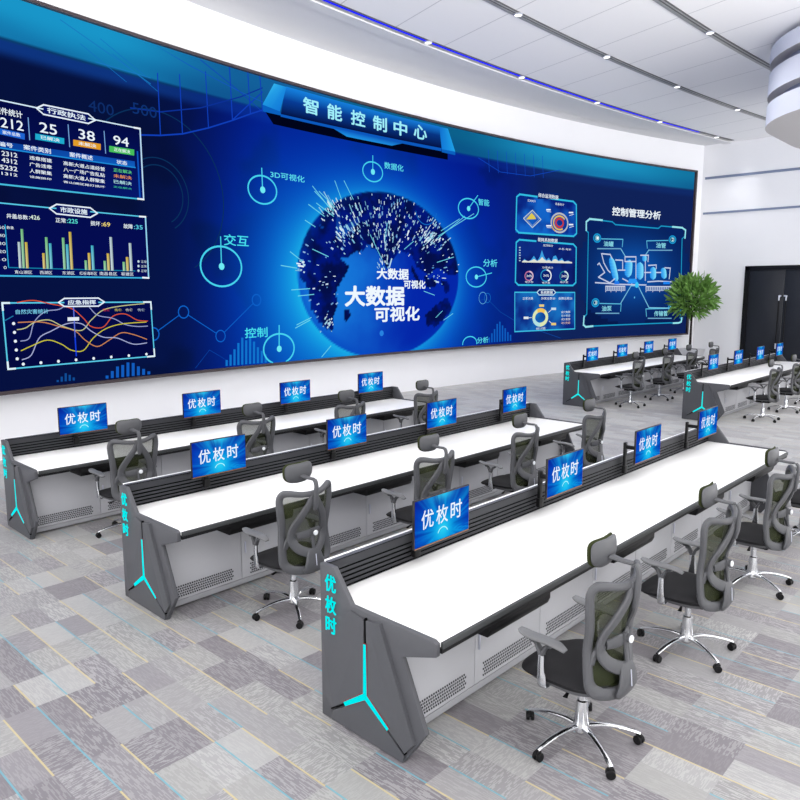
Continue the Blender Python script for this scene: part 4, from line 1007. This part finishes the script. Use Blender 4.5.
# ================================================================== CHAIR
def make_chair():
    """faces +Y, origin on the floor under the hub"""
    root = empty('office_chair')
    def yb(x, z):
        s = -.235 + .035 * math.exp(-((z - .68) / .14) ** 2) - .03 * (z - .45); return s + 1.6 * x * x
    def P(x, z, o=0): z = .40 + (z - .40) * .985; return (x, yb(x, z) + o, z)
    mb = MB()
    half = [(.0, 1.018), (.10, 1.024), (.18, 1.04), (.222, 1.038), (.243, 1.0), (.240, .92), (.222, .80), (.212, .68), (.218, .56), (.214, .485), (.175, .44), (.09, .418), (0, .41)]
    loop = half + [(-x, z) for x, z in half[-2:0:-1]]
    wid = [.022, .022, .024, .027, .029, .031, .033, .034, .036, .038, .036, .034, .034]; wid = wid + wid[-2:0:-1]
    mb.sweep([P(x, z) for x, z in loop], wid, .02, M['frame'], (0, 1, 0), 12, 4, True)
    for s in (1, -1):     # wishbone struts: from the neck out to the waist and back to the tail
        mb.sweep([P(s * .012, 1.0, -.012), P(s * .05, .93, -.014), P(s * .108, .84, -.012), P(s * .152, .74, -.008), P(s * .152, .66, -.006), P(s * .115, .595, -.01), P(s * .05, .555, -.02), P(0, .545, -.024)],
                 [.026, .029, .034, .037, .038, .037, .037, .038], .016, M['frame'], (0, 1, 0), 10, 4)
        mb.sweep([P(s * .135, .70, -.004), P(s * .175, .655, 0), P(s * .2, .6, 0)], [.03, .03, .024], .015, M['frame'], (0, 1, 0), 8, 3)
    mb.sweep([P(0, .575, -.026), P(0, .53, -.03), P(0, .47, -.03), P(0, .425, -.022), P(0, .392, -.012)], [.055, .075, .095, .11, .085], [.014, .018, .02, .02, .014], M['frame'], (0, 1, 0), 12, 4)
    fr = mb.build('backrest_frame', root)
    mb = MB(); mb.sweep([P(0, .54, -.052), P(0, .45, -.053)], .004, .003, M['silver'], (0, 1, 0), 6, 2); mb.build('slot_plate', fr)
    # net
    mb = MB(); nu, nv = 14, 22
    def half_w(z):
        pr_ = [(1.045, .235), (1.0, .24), (.93, .24), (.80, .222), (.68, .212), (.56, .216), (.485, .21), (.44, .17), (.425, .1)]
        for (za, xa), (zb_, xb) in zip(pr_, pr_[1:]):
            if zb_ <= z <= za: return xb + (xa - xb) * (z - zb_) / (za - zb_)
        return .1
    vs = []
    for j in range(nv + 1):
        z = .425 + (1.022 - .425) * j / nv; hw = half_w(z)
        for i in range(nu + 1):
            x = hw * (i / nu * 2 - 1); vs.append(P(x, z, .008))
    mb.add(vs, [(j * (nu + 1) + i, j * (nu + 1) + i + 1, (j + 1) * (nu + 1) + i + 1, (j + 1) * (nu + 1) + i) for j in range(nv) for i in range(nu)], M['net'])
    mb.build('backrest_mesh', root)['label'] = 'olive see-through mesh'
    # lumbar support
    mb = MB(); mb.sweep([P(-.115, .69, -.002), P(-.05, .695, -.012), P(.02, .7, -.016), P(.1, .7, -.004)], [.026, .034, .034, .024], .012, M['frame'], (0, 1, 0), 10, 4)
    mb.sweep([P(0, .735, -.02), P(0, .55, -.03)], .014, .01, M['frame'], (0, 1, 0), 8, 3)
    mb.lathe([(.0001, 0), (.024, 0), (.024, -.03), (.0001, -.03)], (.012, yb(0, .7) - .02, .7), M['frame'], 16, 'y')
    lu = mb.build('lumbar_support', root)
    mb = MB(); mb.lathe([(.0001, -.031), (.019, -.031), (.021, -.036), (.018, -.042), (.0001, -.043)], (.012, yb(0, .7) - .02, .7), M['knob'], 18, 'y'); mb.build('knob', lu)['label'] = 'round white adjusting knob'
    # neck stem and headrest
    mb = MB(); yt = yb(0, 1.0)
    mb.sweep([(0, yt - .024, .885), (0, yt - .036, .95), (0, yt - .04, 1.02), (0, yt - .042, 1.075), (0, yt - .022, 1.115), (0, yt + .05, 1.118), (0, yt + .115, 1.125)],
             [.014, .026, .024, .018, .019, .022, .03], [.012, .014, .014, .012, .011, .01, .01], M['frame'], (1, 0, 0) if False else (0, 1, .2), 10, 4)
    mb.bbox((-.03, yt - .03, .985), (.03, yt + .004, 1.03), M['frame'], .008)
    mb.build('neck_bracket', root)
    def head(o, th, m, name, grow=0, parent=None):
        mb = MB(); nr_, na = 7, 40; ft, bk = [], []
        for r_ in range(nr_ + 1):
            t = r_ / nr_
            for q in range(na):
                a = 2 * math.pi * q / na; ca, sa = math.cos(a), math.sin(a)
                u = math.copysign(abs(ca) ** .58, ca) * t; v = math.copysign(abs(sa) ** .58, sa) * t
                hw = (.134 if v > 0 else .134 - .03 * v * v) + grow; x = u * hw; z = 1.148 + v * (.08 + grow) - .012 * (1 - u * u) * max(v, 0)
                y = yb(0, 1.0) + .122 + 1.5 * x * x + .012 * v * v; e = max(0, (t - .72) / .28) ** 2
                bk.append((x, y + o + th * .35 * e, z)); ft.append((x, y + o + th * (1 - .35 * e), z))
        k = (nr_ + 1) * na; vs = bk + ft; fs = []
        for r_ in range(nr_):
            for q in range(na):
                a, c = r_ * na + q, r_ * na + (q + 1) % na; fs += [(a, c, c + na, a + na), (k + a, k + a + na, k + c + na, k + c)]
        for q in range(na):
            a, c = nr_ * na + q, nr_ * na + (q + 1) % na; fs.append((a, c, k + c, k + a))
        mb.add(vs, fs, m); return mb.build(name, parent or root)
    hd = head(0, .02, M['frame'], 'headrest'); head(.0205, .018, M['hpad'], 'headrest_pad', .004, hd)['label'] = 'olive mesh face of the headrest'
    # seat
    mb = MB(); nu = nv = 18; tp, bt = [], []
    for j in range(nv + 1):
        for i in range(nu + 1):
            u, v = i / nu * 2 - 1, j / nv * 2 - 1
            e = max(abs(u), abs(v)); q_ = e / max(1e-6, (abs(u) ** 3.4 + abs(v) ** 3.4) ** (1 / 3.4)); uu, vv = u * q_, v * q_
            x = uu * .272; y = .045 + vv * .258
            fall = .03 * sstep(.25, 1, v); z = .492 - .028 * e ** 6 - fall - .01 * (1 - u * u) * (1 - v * v)
            tp.append((x, y, z)); bt.append((x * .97, y * .97, .426 - fall * .5 + .016 * e ** 6))
    k = len(tp); fs = []
    for j in range(nv):
        for i in range(nu):
            a = j * (nu + 1) + i; fs += [(a, a + 1, a + nu + 2, a + nu + 1), (k + a, k + a + nu + 1, k + a + nu + 2, k + a + 1)]
    for t in range(nu):
        for a, c in ((t, t + 1), (nv * (nu + 1) + t + 1, nv * (nu + 1) + t), ((t + 1) * (nu + 1), t * (nu + 1)), (t * (nu + 1) + nu, (t + 1) * (nu + 1) + nu)): fs.append((a, k + a, k + c, c))
    mb.add(tp + bt, fs, M['seat']); mb.build('seat', root)['label'] = 'black padded seat'
    mb = MB(); pts = [(math.copysign(abs(math.cos(t)) ** .62, math.cos(t)) * .245, .035 + math.copysign(abs(math.sin(t)) ** .62, math.sin(t)) * .235) for t in [2 * math.pi * i / 32 for i in range(32)]]
    mb.prism(pts, .412, .434, 'z', M['frame'], .006, 2)
    mb.sweep([(0, -.12, .405), (0, -.2, .395), (0, yb(0, .42) - .005, .42)], [.06, .055, .06], [.012, .012, .014], M['frame'], (0, 0, 1), 10, 4)
    mb.build('seat_pan', root)
    mb = MB(); mb.bbox((-.08, -.13, .355), (.08, .1, .411), M['black'], .012); mb.bbox((-.028, .08, .35), (.028, .15, .4), M['black'], .01)
    mc = mb.build('tilt_mechanism', root)
    for s in (1, -1):
        mb = MB(); mb.sweep([(s * .07, .0, .385), (s * .16, -.01, .378), (s * .22, -.02, .37)], [.006, .006, .014], [.006, .006, .005], M['black'], (0, 0, 1), 8, 3); mb.build('lever', mc)
    # armrests
    for s in (1, -1):
        mb = MB()
        prof = [(-.05, .662), (.0, .68), (.08, .684), (.16, .682), (.21, .69), (.235, .698)]
        mb.sweep([(s * .283, y, z) for y, z in prof], [.02, .037, .04, .04, .034, .02], [.007, .011, .012, .012, .009, .006], M['armpad'], (0, 0, 1), 12, 4)
        ap = mb.build('armrest', root)
        mb = MB(); mb.sweep([(s * .283, .16, .664), (s * .284, .12, .645), (s * .286, .095, .60)], [.016, .02, .021], [.008, .012, .015], M['frame'], (0, 1, .5), 10, 3)
        mb.sweep([(s * .283, .03, .663), (s * .284, .065, .645), (s * .286, .085, .60)], [.014, .018, .02], [.008, .01, .012], M['frame'], (0, 1, -.5), 10, 3)
        mb.build('bracket', ap)
        mb = MB(); mb.sweep([(s * .286, .09, .622), (s * .287, .09, .54), (s * .286, .088, .46), (s * .276, .088, .415), (s * .236, .085, .405), (s * .19, .08, .408)], [.017, .021, .026, .027, .026, .024], [.011, .012, .012, .01, .008, .006], M['chrome'], (1, 0, .3), 12, 4)
        mb.build('armrest_post', ap)
    # base
    mb = MB(); mb.lathe([(.0001, .06), (.034, .06), (.046, .075), (.046, .108), (.04, .125), (.04, .15), (.031, .25), (.022, .255), (.022, .31), (.019, .31), (.019, .356), (.0001, .356)], (0, 0, 0), M['chrome'], 24)
    mb.build('gas_lift', root)
    for k in range(5):
        a = R(94 + 72 * k); ca, sa = math.cos(a), math.sin(a)
        mb = MB(); mb.sweep([(ca * r_, sa * r_, z) for r_, z in ((.03, .098), (.11, .106), (.21, .096), (.285, .077), (.326, .062))], [.021, .018, .0155, .014, .013], [.017, .013, .0105, .0095, .009], M['chrome'], (0, 0, 1), 10, 4)
        lg = mb.build('base_leg', root)
        c = Vector((ca * .322, sa * .322, .0255)); tw = a + R(35 + 61 * k); t = Matrix.Translation(c) @ Matrix.Rotation(tw, 4, 'Z')
        mb = MB()
        for s in (1, -1):
            bm = bmesh.new(); bmesh.ops.create_cone(bm, cap_ends=True, segments=18, radius1=.0255, radius2=.0255, depth=.018)
            bmesh.ops.bevel(bm, geom=[e for e in bm.edges if e.calc_length() < .012], offset=.003, segments=1, affect='EDGES')
            bm.transform(t @ Matrix.Translation((s * .0135, 0, 0)) @ Matrix.Rotation(R(90), 4, 'Y')); mb.bm(bm, M['black'])
        mb.bbox((-.01, -.018, -.002), (.01, .02, .0315), M['black'], .006, 2, t)
        mb.build('caster', lg)
    return root
chair = make_chair(); first = True
CHAIRS = []
for ci, ((x, y), lab, cn) in enumerate(CONS):
    for k in range(4 if ci != 4 else 3):
        cxp = [(3.42, 4.88, 6.42, 7.93), (3.39, 4.91, 6.45, 7.95), (3.41, 4.92, 6.46, 7.98), (15.1, 16.6, 18.15, 19.6), (15.2, 16.7, 18.2)][ci][k]
        cyp = y - (1.27, 1.25, 1.2, 1.22, 1.24)[ci] + (.0, -.02, .015, 0)[k]
        o = chair if first else copy_tree(chair); first = False
        o.location = (cxp, cyp, 0); o.rotation_euler.z = R([(-1, 1, 0, 2), (1, -1.5, 2, 0), (0, 1, -1, 1), (0, 2, -2, 1), (1, 0, 1)][ci][k])
        tag(o, 'grey mesh office chair at %s, %s' % (cn, pos4[k] if ci != 4 or k < 2 else 'third from its left'), 'chair', 'mesh back office chairs at the consoles')

# ================================================================== POTTED TREE
TR = empty('potted_tree', (24.58, 9.4, 0)); tag(TR, 'leafy green potted tree in the far corner beside the black door', 'plant')
mb = MB(); sq = lambda h, z: [(-h, -h, z), (h, -h, z), (h, h, z), (-h, h, z)]
mb.add(sq(.27, 0) + sq(.38, .62) + sq(.34, .62) + sq(.33, .54), [(3, 2, 1, 0)] + [(4 * l + i, 4 * l + (i + 1) % 4, 4 * l + 4 + (i + 1) % 4, 4 * l + 4 + i) for l in range(3) for i in range(4)], M['pot'])
pt = mb.build('planter', TR, smooth=False)
mb = MB(); mb.add(sq(.325, .545), [(0, 1, 2, 3)], M['soil']); mb.build('soil', pt, smooth=False)
mb = MB(); mb.sweep([(0, 0, .5), (.02, .01, 1.0), (-.01, 0, 1.5), (.01, 0, 2.0), (0, 0, 2.4)], [.05, .04, .035, .03, .02], [.05, .04, .035, .03, .02], M['bark'], (0, 1, 0), 8, 4)
for k in range(16):
    a = k * 2.4; t = rnd.uniform(.5, 1.0); L = rnd.uniform(.35, .6)
    z0 = 1.65 + .04 * k; mb.sweep([(0, 0, z0), (math.cos(a) * L * .5, math.sin(a) * L * .5, z0 + .22), (math.cos(a) * L, math.sin(a) * L, z0 + .5 * t)], [.015, .01, .005], [.015, .01, .005], M['bark'], (0, 1, 0), 6, 3)
mb.build('trunk', TR)
mb = MB(); cz = 2.4
for k in range(1150):
    # point in a slightly flattened ball, denser outside
    while True:
        p = Vector((rnd.uniform(-1, 1), rnd.uniform(-1, 1), rnd.uniform(-1, 1)))
        if .2 < p.length < 1: break
    if rnd.random() > .35 + .65 * p.length: continue
    c = Vector((p.x * .68, p.y * .68, cz + p.z * .6)); 
    d = (p.normalized() * .7 + Vector((rnd.gauss(0, .35), rnd.gauss(0, .35), .45 + rnd.gauss(0, .3)))).normalized()
    L = rnd.uniform(.22, .4); w = L * rnd.uniform(.1, .14); sd = d.cross(Vector((rnd.gauss(0, 1), rnd.gauss(0, 1), rnd.gauss(0, 1)))).normalized(); dn = Vector((0, 0, -.02 * rnd.random() * 2))
    mb.add([c, c + d * L * .35 + sd * w, c + d * L * .75 + sd * w * .7 + dn, c + d * L + dn * 2, c + d * L * .75 - sd * w * .7 + dn, c + d * L * .35 - sd * w], [(0, 1, 2, 3), (0, 3, 4, 5)], M['leaf'])
mb.build('foliage', TR, smooth=False)

# ================================================================== LIGHT
w = bpy.data.worlds.new('room_fill_light'); SC.world = w; w.use_nodes = True
bgn = w.node_tree.nodes['Background']; bgn.inputs['Color'].default_value = (1, .985, .965, 1); bgn.inputs['Strength'].default_value = 1.0
# added world fill: stronger below the horizon to brighten the ceiling, weaker above
wt = w.node_tree; tc = wt.nodes.new('ShaderNodeTexCoord'); sp = wt.nodes.new('ShaderNodeSeparateXYZ'); mr = wt.nodes.new('ShaderNodeMapRange')
wt.links.new(tc.outputs['Generated'], sp.inputs[0]); wt.links.new(sp.outputs[2], mr.inputs['Value'])
mr.inputs['From Min'].default_value = -.25; mr.inputs['From Max'].default_value = .08
mr.inputs['To Min'].default_value = 5.9; mr.inputs['To Max'].default_value = 2.25; wt.links.new(mr.outputs[0], bgn.inputs['Strength'])
def lamp(x, y, z, p, size=150, r_=.12, blend=.7, aim=None):
    ld = bpy.data.lights.new('downlight_lamp', 'SPOT'); ld.energy = p; ld.spot_size = R(size); ld.spot_blend = blend; ld.shadow_soft_size = r_; ld.color = (1, .985, .96)
    o = bpy.data.objects.new('downlight_lamp', ld); COL.objects.link(o); o.location = (x, y, z)
    if aim: o.rotation_euler = (Vector(aim) - Vector((x, y, z))).to_track_quat('-Z', 'Y').to_euler()
for k, xs in ((0, (1.9, 5.2, 8.6, 11.93, 15.29, 18.66, 21.97, 25.35)), (-2.2, (1.9, 5.2, 8.6, 11.94, 15.29, 18.63, 22.04)), (-4.4, (1.9, 5.2, 8.6, 12, 15.32))):
    for x in xs: lamp(x, cove(x, k), ZC - .06, (76 if k else 42) * (1 if x < 10 else 1.5 if x < 14 else 3.0), 150 if k else 105)
lamp(XR - .45, 8.6, ZC - .1, 80, 62, .05, .9)
SC.view_settings.view_transform = 'Standard'; SC.view_settings.look = 'None'; SC.view_settings.exposure = 0; SC.view_settings.gamma = 1
try: SC.view_settings.use_curve_mapping = False
except Exception: pass
